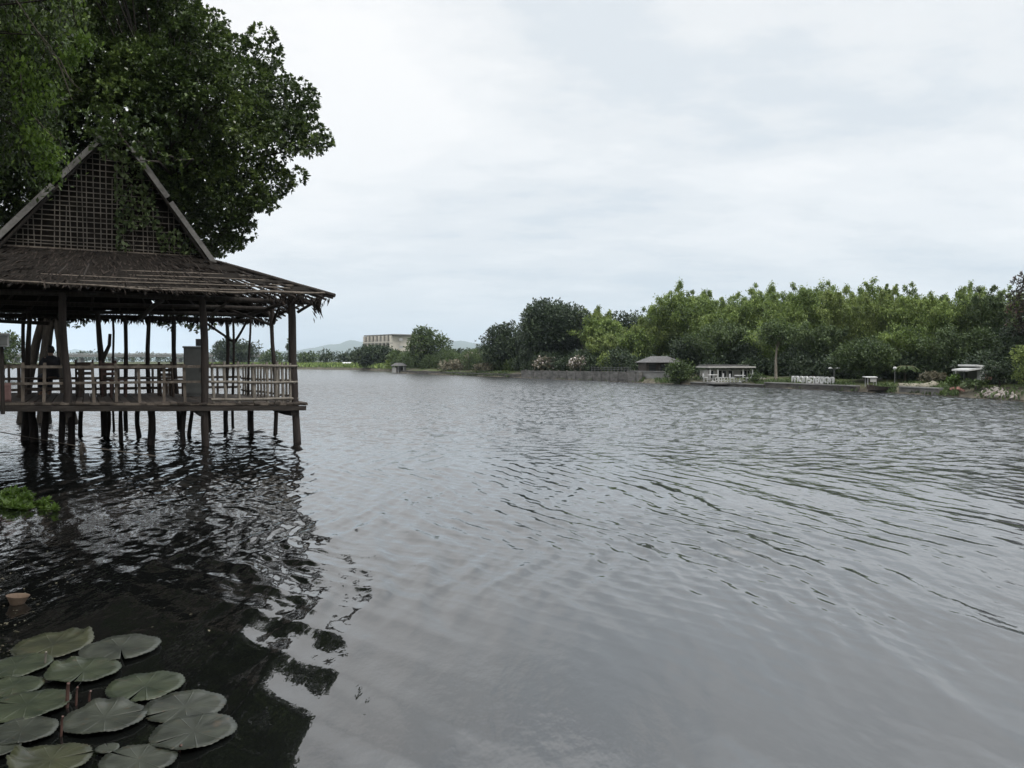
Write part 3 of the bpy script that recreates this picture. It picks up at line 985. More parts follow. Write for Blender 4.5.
def wider(h, extra):
    def f(p, s, t):
        q = p + Vector((random.uniform(-.1, .1), random.uniform(-.1, .1), 0))
        return h(q, s, t)
    return f


under(0, lambda p, s, t: hole_front(p, s, t) or n1(p.x * 3, p.y * 3, 51) < .05, 70, 16)
under(1, lambda p, s, t: False, 20, 6)
under(2, lambda p, s, t: n1(p.x * 2.5, t * 4, 41) < .13, 60, 12)
# ragged fringe under the back eave and the torn bits hanging off the right corner
Cc, A_, N_, Ls, Ws = [], [], [], [], []
for k in range(1500):
    s = random.random()
    p = skirt(2, s, random.uniform(-.03, .05), -.02)
    ln = random.uniform(.10, .30)
    Cc.append(p + Vector((0, 0, -ln / 2))); A_.append((random.gauss(0, .3), random.gauss(0, .2), -1)); N_.append((random.gauss(0, .5), 1, 0)); Ls.append(ln); Ws.append(random.uniform(.02, .06))
for k in range(130):
    p = skirt(0, random.uniform(0, .13), random.uniform(.0, .3), -.06)
    ln = random.uniform(.12, .34)
    Cc.append(p + Vector((0, 0, -ln / 2))); A_.append((random.gauss(0, .6), random.gauss(0, .4), -1)); N_.append((random.gauss(0, .5), 1, 0)); Ls.append(ln); Ws.append(random.uniform(.015, .05))
for k in range(60):
    p = L(-.45 + random.gauss(0, .05), -.25 + random.gauss(0, .05), 3.42 - abs(random.gauss(0, .16)))
    Cc.append(p); A_.append((.4 + random.gauss(0, .4), random.gauss(0, .3), -1)); N_.append((random.gauss(0, .5), 1, 0)); Ls.append(random.uniform(.12, .28)); Ws.append(random.uniform(.02, .045))
leaf_mesh("thatch_fringe", Cc, A_, N_, Ls, Ws, M["thatch"], pav, .1)

# ---- steep upper roof with its lattice gable
uc = 3.86
hw_ = {1: UG1 - uc, -1: uc - UG0}     # the old roof leans a little
VB0, VB1 = 1.45, 4.10
for sgn in (-1, 1):
    mb = MB()
    rr = 9
    Cc, A_, N_, Ls, Ws = [], [], [], [], []
    for r in range(14):
        t = (r + .4) / 14
        for k in range(90):
            v = VB0 + .06 + (VB1 - VB0 - .1) * random.random()
            tt = min(1.03, t + random.uniform(-.04, .04))
            p = L(uc + sgn * hw_[sgn] * 1.04 * (1 - tt), v, GB - .05 + (RIDGE - GB) * tt + .05)
            d = Vector((-sgn * hw_[sgn], 0, -(RIDGE - GB))).normalized()
            A_.append((d.x + random.gauss(0, .1), random.gauss(0, .12), d.z)); Cc.append(p)
            N_.append((-sgn * (RIDGE - GB), 0, hw_[sgn])); Ls.append(random.uniform(.3, .55)); Ws.append(random.uniform(.04, .09))
    leaf_mesh("roof_thatch", Cc, A_, N_, Ls, Ws, M["thatch"], pav, .1)
    a, b, c, d = L(uc + sgn * hw_[sgn] * 1.04, VB0 + .05, GB - .1), L(uc + sgn * hw_[sgn] * 1.04, VB1, GB - .1), L(uc, VB1, RIDGE), L(uc, VB0 + .05, RIDGE)
    dn = Vector((0, 0, -.06))
    mb.add([a, b, c, d, a + dn, b + dn, c + dn, d + dn], [(0, 1, 2, 3), (7, 6, 5, 4), (0, 4, 5, 1), (1, 5, 6, 2), (2, 6, 7, 3), (3, 7, 4, 0)])
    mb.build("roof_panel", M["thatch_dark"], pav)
wobbly(L(uc, VB0 - .05, RIDGE + .03), L(uc, VB1 + .1, RIDGE + .03), .05, .05, 6, .01, 8).build("ridge_pole", M["old_wood"], pav)


def board(sgn, t0, t1, wd=.17, off=0.0, dz=0.0):
    a = L(uc + sgn * hw_[sgn] * 1.10 * (1 - t0), VB0 + off, GB - .12 + (RIDGE - GB + .1) * t0 + dz)
    b = L(uc + sgn * hw_[sgn] * 1.10 * (1 - t1), VB0 + off, GB - .12 + (RIDGE - GB + .1) * t1 + dz)
    MB().bar(a, b, .035, wd, (0, 0, 1)).build("bargeboard", M["grey_board"], pav)


board(1, -.02, .50, .13, 0, .02); board(1, .56, .90, .12, .015, .05)
board(-1, -.02, .45, .115, 0); board(-1, .48, .84, .125, .01, .02)
for sgn in (-1, 1):
    wobbly(L(uc + sgn * hw_[sgn] * 1.02, VB0 + .08, GB - .1), L(uc, VB0 + .08, RIDGE - .05), .045, .04, 6, .01, 7).build("gable_rafter", M["old_wood"], pav)
# lattice of thin bamboo strips
mb = MB()
k = 0
u = UG0 + .08
while u < UG1:
    h = (RIDGE - GB) * (1 - abs(u - uc) / hw_[1 if u > uc else -1])
    if h > .1 and random.random() > (.08 if u > uc else .22):
        cut = random.uniform(.45, 1) if random.random() < .35 else 1
        mb.bar(L(u + random.uniform(-.02, .02), VG0 - .02, GB - .02), L(u + random.uniform(-.04, .04), VG0 - .02, GB + h * cut), .022, .008, (0, 1, 0))
    u += .125 * random.uniform(.75, 1.25)
z = GB + .1
while z < RIDGE - .1:
    w_ = hw_[1] * (1 - (z - GB) / (RIDGE - GB)); wr_ = hw_[-1] * (1 - (z - GB) / (RIDGE - GB))
    if random.random() > .06:
        a0 = -wr_ + (random.uniform(0, .5) if random.random() < .15 else 0)
        mb.bar(L(uc + a0, VG0 - .034, z + random.uniform(-.025, .025)), L(uc + w_, VG0 - .034, z + random.uniform(-.035, .035)), .008, .022)
    z += .125 * random.uniform(.8, 1.2)
mb.build("gable_lattice", M["bamboo_strip"], pav)
MB().bar(L(UG0 - .05, VG0 - .05, GB + .0), L(UG1 + .05, VG0 - .05, GB + .02), .05, .05).build("gable_sill", M["rail_wood"], pav)
mb = MB()
tri = [L(UG0, VG0 + .12, GB), L(UG1, VG0 + .12, GB), L(uc, VG0 + .12, RIDGE - .05)]
mb.add(tri + [p + Vector((0, .05, 0)) for p in tri], [(0, 1, 2), (5, 4, 3), (0, 3, 4, 1), (1, 4, 5, 2), (2, 5, 3, 0)])
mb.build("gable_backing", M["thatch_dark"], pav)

# ------------------------------------------------------------------ what stands on the deck
def chair(u, v, rz, mt, label, group=None):
    t = empty("chair", PW(u, v, dk(u)), PANG + rz, label, "chair", group)
    m = M[mt]
    MB().box((0, 0, .43), (.44, .44, .04), None, .004).build("seat", m, t)
    for x in (-.19, .19):
        MB().bar((x, -.19, 0), (x, -.18, .41), .045, .045, (0, 1, 0)).build("leg", m, t)
        MB().bar((x, .20, 0), (x, .27, .92), .045, .045, (0, 1, 0)).build("leg", m, t)
    mb = MB()
    for z in (.58, .70, .82): mb.box((0, .235 + (z - .58) * .1, z), (.36, .02, .075))
    mb.build("backrest", m, t)
    return t


chair(uv_at(114, 2.7), 2.7, .5, "brown_seat", "reddish brown wooden chair on the deck beside the forked post")
chair(uv_at(172, 3.3), 3.3, 2.4, "dark_table", "dark wooden chair leaning beside the grey cabinet")
chair(uv_at(86, 3.4), 3.4, 3.0, "dark_table", "dark wooden chair at the table nearer the standing leaves")["label"] = "dark wooden chair between the front post and the forked post"


def table(u, v, rz, ln, label):
    t = empty("table", PW(u, v, dk(u)), PANG + rz, label, "table", "dark tables on the pavilion deck")
    m = M["dark_table"]
    mb = MB()
    for k in range(5): mb.box((0, -.3 + k * .15, .72), (ln, .14, .035), None, .003)
    mb.build("table_top", m, t)
    for x in (-ln/2 + .1, ln/2 - .1):
        for y in (-.27, .27):
            MB().bar((x, y, 0), (x, y, .70), .07, .07, (0, 1, 0)).build("leg", m, t)
    MB().bar((-ln/2 + .1, 0, .2), (ln/2 - .1, 0, .2), .05, .06).build("stretcher", m, t)


table(uv_at(50, 2.7), 2.7, 0.05, 1.5, "dark plank table the seated person sits behind")
table(uv_at(132, 3.8), 3.8, -.05, 1.5, "dark plank table between the forked post and the grey cabinet")


def bench(u, v, rz, ln, label):
    t = empty("bench", PW(u, v, dk(u)), PANG + rz, label, "bench", "dark benches on the pavilion deck")
    m = M["dark_table"]
    mb = MB()
    for y in (-.1, .1): mb.box((0, y, .44), (ln, .18, .04), None, .003)
    mb.build("seat", m, t)
    for x in (-ln/2 + .12, ln/2 - .12):
        mb = MB(); mb.bar((x, -.13, 0), (x, -.13, .42), .05, .06, (0, 1, 0)); mb.bar((x, .13, 0), (x, .13, .42), .05, .06, (0, 1, 0)); mb.build("leg", m, t)


PU, PV = uv_at(52, 3.5), 3.5
bench(PU, PV, 0, 1.4, "dark bench under the seated person")
bench(uv_at(140, 4.8), 4.8, 0, 1.6, "dark bench along the back rail near the cabinet")

# grey cabinet
cu = uv_at(195, 3.4)
t = empty("cabinet", PW(cu, 3.4, dk(cu)), PANG - .25, "tall grey metal cabinet standing on the pavilion deck", "cabinet")
mb = MB(); mb.box((0, 0, .66), (.50, .42, 1.28)); mb.build("cabinet_body", M["grey_metal"], t)
MB().box((0, -.222, .68), (.45, .02, 1.18)).build("door", M["grey_metal"], t)
MB().box((.17, -.245, .72), (.02, .025, .14)).build("handle", M["black_metal"], t)
MB().box((0, 0, 1.325), (.55, .47, .045)).build("lid", M["grey_metal"], t)
for x in (-.2, .2):
    MB().box((x, 0, .012), (.06, .36, .024)).build("foot", M["black_metal"], t)
mb = MB(); mb.box((0, 0, .10), (.14, .12, .19)); mb.box((0, -.07, .10), (.10, .02, .12))
o = mb.build("small_box", M["black_metal"]); o.location = PW(cu - .1, 3.4, dk(cu) + 1.352); o.rotation_euler.z = PANG
tag(o, "small black box on top of the grey cabinet", "box")

# grey box at the left edge, on its own post
gu = uv_at(2, -.35)
t = empty("meter_box", PW(gu, -.35, 0), PANG, "pale grey metal box on a post at the pavilion's left end", "box")
MB().box((0, 0, 2.42), (.26, .18, .24), None, .004).build("box_body", M["pale_metal"], t)
MB().box((0, -.10, 2.42), (.21, .012, .19)).build("door", M["grey_metal"], t)
MB().box((0, -.01, 2.555), (.30, .24, .022)).build("lid", M["pale_metal"], t)
wobbly((0, .02, .9), (0, .02, 2.31), .04, .035, 6, .01, 8).build("pole", M["old_wood"], t)

# pink cloth hung over the rail at the left edge
mb = MB()
vs, fs = [], []
for i in range(9):
    for j in range(7):
        vs.append(L(uv_at(3, -.1) - .14 + i * .035, -.075 - .012 * math.sin(i * 1.7) - .003 * j, 1.53 - j * .065 + .01 * math.sin(i)))
for i in range(8):
    for j in range(6): fs.append((i*7+j, (i+1)*7+j, (i+1)*7+j+1, i*7+j+1))
R = Matrix.Rotation(PANG, 4, "Z"); R.translation = Vector((P0.x, P0.y, 0))
mb.add([R @ p for p in vs], fs, True)
o = mb.build("cloth", M["pink_cloth"])
sm = o.modifiers.new("thickness", "SOLIDIFY"); sm.thickness = .008
tag(o, "faded pink cloth hung over the pavilion's middle rail", "cloth")


# ------------------------------------------------------------------ the person
def skin_body(name, verts, edges, radii, mat, parent, root=0, levels=2):
    me = bpy.data.meshes.new(name)
    me.from_pydata([tuple(v) for v in verts], edges, [])
    o = link_mesh(name, me, mat, parent)
    o.modifiers.new("skin", "SKIN")
    if not me.skin_vertices: bpy.context.view_layer.update()
    for i, r in enumerate(radii):
        sv = me.skin_vertices[0].data[i]
        sv.radius = r if hasattr(r, "__len__") else (r, r)
        sv.use_root = (i == root)
    s = o.modifiers.new("sub", "SUBSURF"); s.levels = levels; s.render_levels = levels
    return o


pr = empty("person", PW(PU, PV, dk(PU)), PANG + rad(205), "person in dark clothes seated at the pavilion table", "person")
pr.scale = (.92, .92, .92)
# local: facing -Y, seated on a 0.46 m bench
Vp, Ep, Rp = [], [], []


def jv(p, r, prev=None):
    Vp.append(Vector(p)); Rp.append(r)
    if prev is not None: Ep.append((prev, len(Vp) - 1))
    return len(Vp) - 1


pel = jv((0, 0, .54), (.15, .12)); bel = jv((0, -.02, .70), (.135, .10), pel); che = jv((0, -.05, .90), (.155, .115), bel)
shl = jv((0, -.055, 1.02), (.12, .085), che); nek = jv((0, -.06, 1.10), (.055, .055), shl); hd0 = jv((0, -.075, 1.17), (.072, .085), nek)
hd1 = jv((0, -.08, 1.25), (.08, .095), hd0); hd2 = jv((0, -.075, 1.315), (.062, .075), hd1)
for sg in (-1, 1):
    sh = jv((sg * .17, -.055, 1.0), .055, shl); el = jv((sg * .23, -.16, .80), .042, sh); wr = jv((sg * .13, -.38, .785), .028, el)
    pm = jv((sg * .115, -.445, .785), (.036, .018), wr)
    for f, (dx, ln) in enumerate(((-.030, .055), (-.011, .072), (.009, .068), (.027, .052))):
        k1 = jv((sg * .115 + dx, -.485, .788), .009, pm); k2 = jv((sg * .115 + dx * 1.1, -.485 - ln * .5, .783), .0085, k1); jv((sg * .115 + dx * 1.1, -.485 - ln, .772), .0075, k2)
    th = jv((sg * (.115 - .045), -.43, .79), .010, pm); jv((sg * (.115 - .06), -.465, .785), .009, th)
    hp = jv((sg * .09, -.04, .52), .095, pel); kn = jv((sg * .12, -.42, .50), .062, hp); an = jv((sg * .12, -.40, .09), .04, kn); hl = jv((sg * .12, -.43, .04), (.038, .034), an); jv((sg * .125, -.56, .028), (.036, .022), hl)
skin_body("body", Vp, Ep, Rp, M["skin"], pr)


def patch(name, prof, c, mat, squash=(1, 1, 1)):
    mb = MB(); mb.lathe(prof, (0, 0, 0), 20)
    o = mb.build(name, mat, pr); o.location = c; o.scale = squash
    return o


patch("hair", [(.0, .115), (.05, .105), (.085, .07), (.10, .02), (.098, -.05), (.08, -.09)], (0, -.055, 1.26), M["hair"], (.92, .98, 1))
patch("shirt", [(.065, .30), (.12, .275), (.195, .20), (.19, .08), (.175, -.1), (.18, -.24), (.185, -.28)], (0, -.04, .80), M["shirt"], (1, .76, 1))
for sg in (-1, 1):
    MB().tube([(sg * .15, -.055, 1.02), (sg * .185, -.07, .97), (sg * .235, -.16, .81)], [.07, .068, .058], 12).build("sleeve", M["shirt"], pr)
    MB().tube([(sg * .07, .02, .54), (sg * .1, -.2, .525), (sg * .12, -.42, .51), (sg * .12, -.43, .42), (sg * .12, -.405, .12)], [.115, .105, .085, .078, .06], 12).build("trouser_leg", M["trousers"], pr)
    mb = MB(); mb.lathe([(0, .012), (.009, .008), (.012, 0), (.009, -.008), (0, -.012)], (sg * .032, -.168, 1.255), 10); mb.build("eye", M["black_metal"], pr)
    mb = MB(); mb.lathe([(0, .03), (.012, .02), (.016, 0), (.010, -.025), (0, -.03)], (sg * .083, -.075, 1.24), 10); mb.build("ear", M["skin"], pr)
MB().tube([(0, -.165, 1.26), (0, -.188, 1.225), (0, -.17, 1.215)], [.009, .016, .012], 8).build("nose", M["skin"], pr)
MB().tube([(-.025, -.158, 1.185), (0, -.166, 1.183), (.025, -.158, 1.185)], [.005, .008, .005], 6).build("mouth", M["brown_seat"], pr)

# ------------------------------------------------------------------ rope with its frayed knot
pts = [(-40, 428, .30), (0, 432, .26), (25, 436.5, .22), (50, 441, .20), (80, 446.5, .18), (110, 450, .12), (140, 454, .08), (172, 458, -.05)]
wp = [ground(px, py, z) for px, py, z in pts]
dense = []
for i in range(len(wp) - 1):
    for k in range(6): dense.append(wp[i].lerp(wp[i+1], k / 6))
dense.append(wp[-1])
rt = empty("mooring_rope", wp[1], 0, "slack old rope with a frayed knot hanging over the water", "rope")
mb = MB(); mb.tube([p - wp[1] for p in dense], .012, 6); mb.build("cord", M["rope"], rt)
kc = ground(82, 446.5, .18) - wp[1]
mb = MB()
for k in range(34):
    a = random.uniform(0, 6.28); r = random.uniform(0, .04)
    st = kc + Vector((r * math.cos(a), r * math.sin(a), random.uniform(-.03, .10)))
    mb.tube([st, st + Vector((random.gauss(0, .035), random.gauss(0, .03), -.12)), st + Vector((random.gauss(0, .06), random.gauss(0, .05), -random.uniform(.1, .30)))], [.009, .008, .004], 5)
mb.build("frayed_knot", M["rope"], rt)

# ------------------------------------------------------------------ near vegetation
def pip(px, py, poly):
    inside = False
    n = len(poly)
    j = n - 1
    for i in range(n):
        xi, yi = poly[i]; xj, yj = poly[j]
        if (yi > py) != (yj > py) and px < (xj - xi) * (py - yi) / (yj - yi) + xi: inside = not inside
        j = i
    return inside


def seg_dist(px, py, poly):
    best = 1e9
    for i in range(len(poly)):
        ax, ay = poly[i]; bx, by = poly[(i + 1) % len(poly)]
        dx, dy = bx - ax, by - ay
        t = max(0, min(1, ((px - ax) * dx + (py - ay) * dy) / max(1e-9, dx * dx + dy * dy)))
        best = min(best, math.hypot(px - ax - t * dx, py - ay - t * dy))
    return best


def rosettes(clumps, per_m2, leaves, L0, W0, rng, spread=1.0, up=0.5, flat=0.35, shell=0.55):
    """leafy shoots over clump spheres: clumps = [(centre, radius)]"""
    C, A, N, Ls = [], [], [], []
    for c, r in clumps:
        n = max(3, int(per_m2 * 4 * PI * r * r))
        d = rdir(n, rng)
        d[:, 2] = d[:, 2] * 0.85 + 0.12
        d = unit(d)
        rr = r * (shell + (1.05 - shell) * rng.random((n, 1)) ** 0.6)
        tip = np.asarray(c) + d * rr * np.array([1, 1, .82])
        for k in range(leaves):
            az = rng.normal(size=(n, 3)) * spread
            a = unit(d * 0.6 + np.array([0, 0, up * 0.5]) + az * .75)
            ll = L0 * (0.7 + 0.6 * rng.random(n))
            C.append(tip + a * ll[:, None] * .55); A.append(a)
            N.append(unit(np.array([0, 0, 1.0]) + d * .4 + rng.normal(size=(n, 3)) * flat))
            Ls.append(ll)
    C = np.concatenate(C); A = np.concatenate(A); N = np.concatenate(N); Ls = np.concatenate(Ls)
    return C, A, N, Ls, Ls * (W0 / L0)


rng = np.random.default_rng(23)
OUT = [(-160, -260), (120, -260), (185, -120), (196, -40), (198, 0), (214, 14), (228, 34), (246, 38), (258, 22), (272, 24), (284, 42), (278, 62), (290, 76), (306, 80), (318, 98), (314, 118), (336, 142),
       (318, 154), (304, 168), (300, 188), (282, 204), (258, 214), (252, 236), (238, 250), (214, 258), (150, 262), (-160, 262)]
tree_base = at(42, 380, 26.5); tree_base.z = -0.3
clumps = []
tries = 0
while len(clumps) < 520 and tries < 60000:
    tries += 1
    px = rng.uniform(-150, 335); py = rng.uniform(-255, 260)
    if not pip(px, py, OUT): continue
    e = seg_dist(px, py, OUT)
    d = 26.0 + rng.uniform(-1, 1) * min(4.6, e * .045 + .5)
    if py > 105 and px < 235: d = max(d, 24.9 + rng.uniform(0, 2.5))
    r = rng.uniform(.40, 1.0)
    if e < r * FPX / d * .86:
        r = e * d / FPX / .86
        if r < .26: continue
    p = at(px, py, d)
    if any((p - q).length < (r + s) * .50 for q, s in clumps): continue
    clumps.append((p, r))
# a second layer deeper in the crown, and leafy cover round the main limbs
tries = 0
extra = 0
while extra < 150 and tries < 20000:
    tries += 1
    px = rng.uniform(-150, 320); py = rng.uniform(-255, 250)
    if not pip(px, py, OUT) or seg_dist(px, py, OUT) < 34: continue
    clumps.append((at(px, py, 28.5 + rng.uniform(0, 2.5)), rng.uniform(.7, 1.0))); extra += 1
for k in range(26):
    px, py = rng.uniform(125, 245), rng.uniform(60, 215)
    if px < 205 and py > 110 + (px - 120) * 1.4: continue
    clumps.append((at(px, py, rng.uniform(22.8, 24.5) if py < 120 else rng.uniform(24.2, 24.8)), rng.uniform(.45, .7)))
# hand-placed shoots that make the outline
for px, py, rp, d in [(262, 36, 13, 25.4), (270, 44, 10, 25.6), (274, 60, 8, 25.5), (300, 92, 14, 25.8), (305, 110, 12, 25.5), (322, 142, 9, 26), (312, 146, 12, 26), (330, 142, 5, 26),
                      (296, 176, 10, 25.6), (268, 204, 10, 25.5), (245, 232, 10, 25.2), (235, 244, 8, 25.2), (248, 207, 9, 25.4), (216, 22, 12, 25.6), (236, 46, 14, 25.6), (286, 128, 18, 25.8), (220, 246, 12, 25.3)]:
    clumps.append((at(px, py, d), rp * d / FPX))
# low sprays that hang behind the pavilion, seen under its roof, and sprays over the peak of its gable
for px, py, rp, d in [(60, 312, 14, 28.6), (76, 318, 11, 28.6), (40, 312, 12, 28.6), (92, 310, 9, 28.2), (138, 312, 8, 28), (160, 316, 10, 28), (171, 322, 9, 28), (188, 320, 9, 28), (206, 322, 9, 28), (196, 330, 6, 28), (120, 308, 8, 28)]:
    clumps.append((at(px, py, d), rp * d / FPX))
for px, py, rp, d in [(120, 128, 16, 19.2), (100, 140, 12, 19.0), (140, 138, 12, 19.4), (150, 150, 9, 19.5), (92, 122, 16, 19.6), (160, 128, 15, 20.4), (176, 160, 11, 20.2), (112, 148, 11, 18.9), (128, 150, 10, 18.9), (140, 160, 7, 18.9)]:
    clumps.append((at(px, py, d), rp * d / FPX))
tr = empty("broadleaf_tree", tree_base, 0, "huge dark broadleaf tree rising behind the thatched pavilion", "tree")
cl = [(np.array(p - tree_base), r) for p, r in clumps]
C, A, N, Ls, Ws = rosettes(cl, 21, 8, .122, .074, rng, .62, .5, .28, .72)
leaf_mesh("crown", C, A, N, Ls, Ws, M["leaf_near"], tr, .15)
mb = MB()
fork = Vector((0.2, 0.3, 4.2))
mb.tube([(0, 0, -.4), (.05, .0, .6), (.0, .1, 2.0), (.1, .2, 3.2), fork], [.34, .20, .16, .15, .18], 12, .06)
mb.tube([(.9, .3, -.4), (.7, .2, 1.0), (.55, .3, 2.4), (.3, .35, 3.9)], [.22, .17, .15, .14], 9, .06)
mb.tube([(-.8, .1, -.4), (-.5, .0, 1.4), (-.25, .2, 3.0), (.0, .3, 4.0)], [.2, .15, .13, .12], 9, .06)
mb.tube([(.55, .5, -.4), (.45, .4, 1.5), (.3, .5, 2.6), (.15, .7, 3.4), (.3, .8, 5)], [.12, .10, .09, .08, .07], 8, .06)
mb.build("trunk", M["bark"], tr)
mb = MB()
hubs = [Vector((-2.5, -1, 7)), Vector((2.0, 0.5, 7.5)), Vector((4.5, -.5, 8.0)), Vector((0, 1.5, 9.5)), Vector((5.5, 0, 5.8)), Vector((-4, 1, 10))]
for h in hubs:
    mid = fork.lerp(h, .5) + Vector((random.gauss(0, .3), random.gauss(0, .3), .4))
    mb.tube([fork, mid, h], [.15, .12, .07], 8, .05)
for p, r in cl[::3]:
    p = Vector(p)
    h = min(hubs, key=lambda q: (q - p).length)
    mid = h.lerp(p, .5) + Vector((random.gauss(0, .25), random.gauss(0, .25), .25))
    mb.tube([h, mid, p], [.045, .03, .012], 6)
mb.build("branches", M["bark"], tr)

# drooping, finer-leaved tree at the near left
rng = np.random.default_rng(31)
db = Vector((-11.2, 12.2, .35))
tr2 = empty("drooping_tree", db, 0, "lighter drooping tree hanging in from the left edge", "tree")
C, A, N, Ls, Ws = [], [], [], [], []
mb = MB()
mbt = MB()
hub = Vector((.6, .6, 5.0))
mb.tube([(0, 0, -.4), (.1, .1, 1.5), (.2, .3, 3.4), hub], [.26, .2, .17, .15], 10, .05)
mb.build("trunk", M["bark"], tr2)
anch = []
for k in range(70):
    px = rng.uniform(-90, 75); py = rng.uniform(-60, 130)
    if px + py * .3 > 72: continue
    anch.append((px, py))
anch += [(30, 66), (40, 72), (48, 85), (55, 95), (36, 84), (28, 110), (40, 118), (52, 130), (60, 140), (44, 140), (12, 36), (22, 32), (4, 50)]
for k, (px, py) in enumerate(anch):
    d = rng.uniform(13.2, 15.6)
    p0 = at(px, py, d) - db
    # a drooping spray: central stem and side shoots with small leaves
    ln = rng.uniform(.5, 1.15)
    side = Vector((rng.normal(0, .25), rng.normal(0, .25), 0))
    pts = [p0 + side * t * t * ln + Vector((0, 0, -ln * t ** 1.3)) for t in (0, .25, .5, .75, 1)]
    mbt.tube(pts, [.010, .008, .006, .005, .003], 5)
    if k % 2 == 0:
        mbt.tube([hub, hub.lerp(p0, .55) + Vector((0, 0, .8)), p0], [.035, .02, .008], 6)
    n = int(150 * ln)
    t = rng.random(n)
    pos = np.array(p0) + np.outer(t ** 2 * ln, np.array(side)) + np.outer(-ln * t ** 1.3, [0, 0, 1]) + rng.normal(size=(n, 3)) * (.09 + .06 * (1 - np.abs(t - .5)))[:, None]
    C.append(pos); a = rng.normal(size=(n, 3)) * .6; a[:, 2] -= .8; A.append(a)
    N.append(rng.normal(size=(n, 3)) * .5 + np.array([0, -.2, .8])); l = .085 * (.6 + .8 * rng.random(n)); Ls.append(l); Ws.append(l * .48)
YC, YA, YN, YL = [], [], [], []  # lighter yellow green leaves in sprays at set spots
for px, py, rp in [(32, 82, 20), (20, 74, 14), (46, 92, 14), (44, 150, 17), (34, 138, 14), (50, 168, 12), (24, 42, 12), (28, 108, 12), (14, 40, 12), (70, 58, 10), (84, 44, 10)]:
    c0 = np.array(at(px, py, rng.uniform(12.9, 13.6)) - db); n = int(rp * 15)
    r_ = rp * 13.2 / FPX
    YC.append(c0 + rng.normal(size=(n, 3)) * r_ * np.array([.5, .5, .62])); a = rng.normal(size=(n, 3)) * .6; a[:, 2] -= .7; YA.append(a)
    YN.append(rng.normal(size=(n, 3)) * .4 + np.array([0, -.3, .9])); YL.append(.085 * (.6 + .8 * rng.random(n)))
YL = np.concatenate(YL)
leaf_mesh("lighter_leaves", np.concatenate(YC), np.concatenate(YA), np.concatenate(YN), YL, YL * .5, M["leaf_lighter"], tr2, .12)
# the part of its crown that spreads overhead and shades the water by the lilies
ov = []
for k in range(230):
    y_ = rng.uniform(-6, 13); x_ = rng.uniform(-15, -1.0)
    z_ = max(6.6, 2 + y_ * .62 + 1.4) + rng.uniform(0, 1.6)
    ov.append((np.array([x_, y_, z_]) - np.array(db), rng.uniform(.75, 1.15)))
c_, a_, n_, l_, w_ = rosettes(ov, 9, 6, .16, .08, rng)
C.append(c_); A.append(a_); N.append(n_); Ls.append(l_); Ws.append(w_)
for p, r in ov[::3]:
    mbt.tube([hub, hub.lerp(Vector(p), .5) + Vector((0, 0, .5)), Vector(p)], [.07, .045, .012], 6)
mbt.build("branches", M["bark"], tr2)
leaf_mesh("crown", np.concatenate(C), np.concatenate(A), np.concatenate(N), np.concatenate(Ls), np.concatenate(Ws), M["leaf_droop"], tr2, .12)
mb = MB()
for pp in ([(16, 0), (24, 12), (38, 32), (52, 54), (62, 70), (74, 82)], [(38, 32), (50, 46), (58, 62), (66, 82), (72, 100)], [(52, 54), (60, 60), (70, 80), (82, 92)], [(20, 70), (22, 92), (30, 112), (44, 128), (56, 140)]):
    q = [at(x + random.uniform(-.5, .5), y, 13.0) - db for x, y in pp]
    mb.tube(q, [.011] + [.008] * (len(q) - 2) + [.004], 6)
mb.build("bare_twig", M["rail_wood"], tr2)

# creeper over the right half of the gable lattice
rng = np.random.default_rng(5)
C, A, N, Ls, Ws = [], [], [], [], []
vr = PW(UG0 + .9, VG0 - .1, GB)
for k in range(1500):
    t = rng.random() ** 1.3
    u = UG0 + .1 + rng.random() * 1.9
    z = GB + .05 + rng.random() * 2.4
    if (z - GB) > 3.0 * (u - UG0) / 2.25 + .1: continue
    if vnoise(np.array([u * 2.2]), np.array([z * 2.2]), 77)[0] < .50: continue
    C.append(np.array(PW(u, VG0 - .07 - rng.random() * .12, z) - vr)); A.append(rng.normal(size=3) * .5 + np.array([0, 0, -.8])); N.append(np.array(-VX) + rng.normal(size=3) * .5); l = .07 + rng.random() * .08; Ls.append(l); Ws.append(l * .6)
vn = empty("creeper", vr, 0, "leafy creeper climbing the right side of the gable lattice", "creeper")
leaf_mesh("foliage", C, A, N, Ls, Ws, M["leaf_vine"], vn)
mb = MB()
for k in range(7):
    u = UG0 + .3 + k * .24
    pts = [PW(u + random.uniform(-.1, .1), VG0 - .06, GB + .05 + j * .22 * (1 - .05 * k)) - vr for j in range(1 + min(8, 2 + k * 1))]
    if len(pts) > 1: mb.tube(pts, .008, 5)
mb.build("stem", M["bark"], vn)


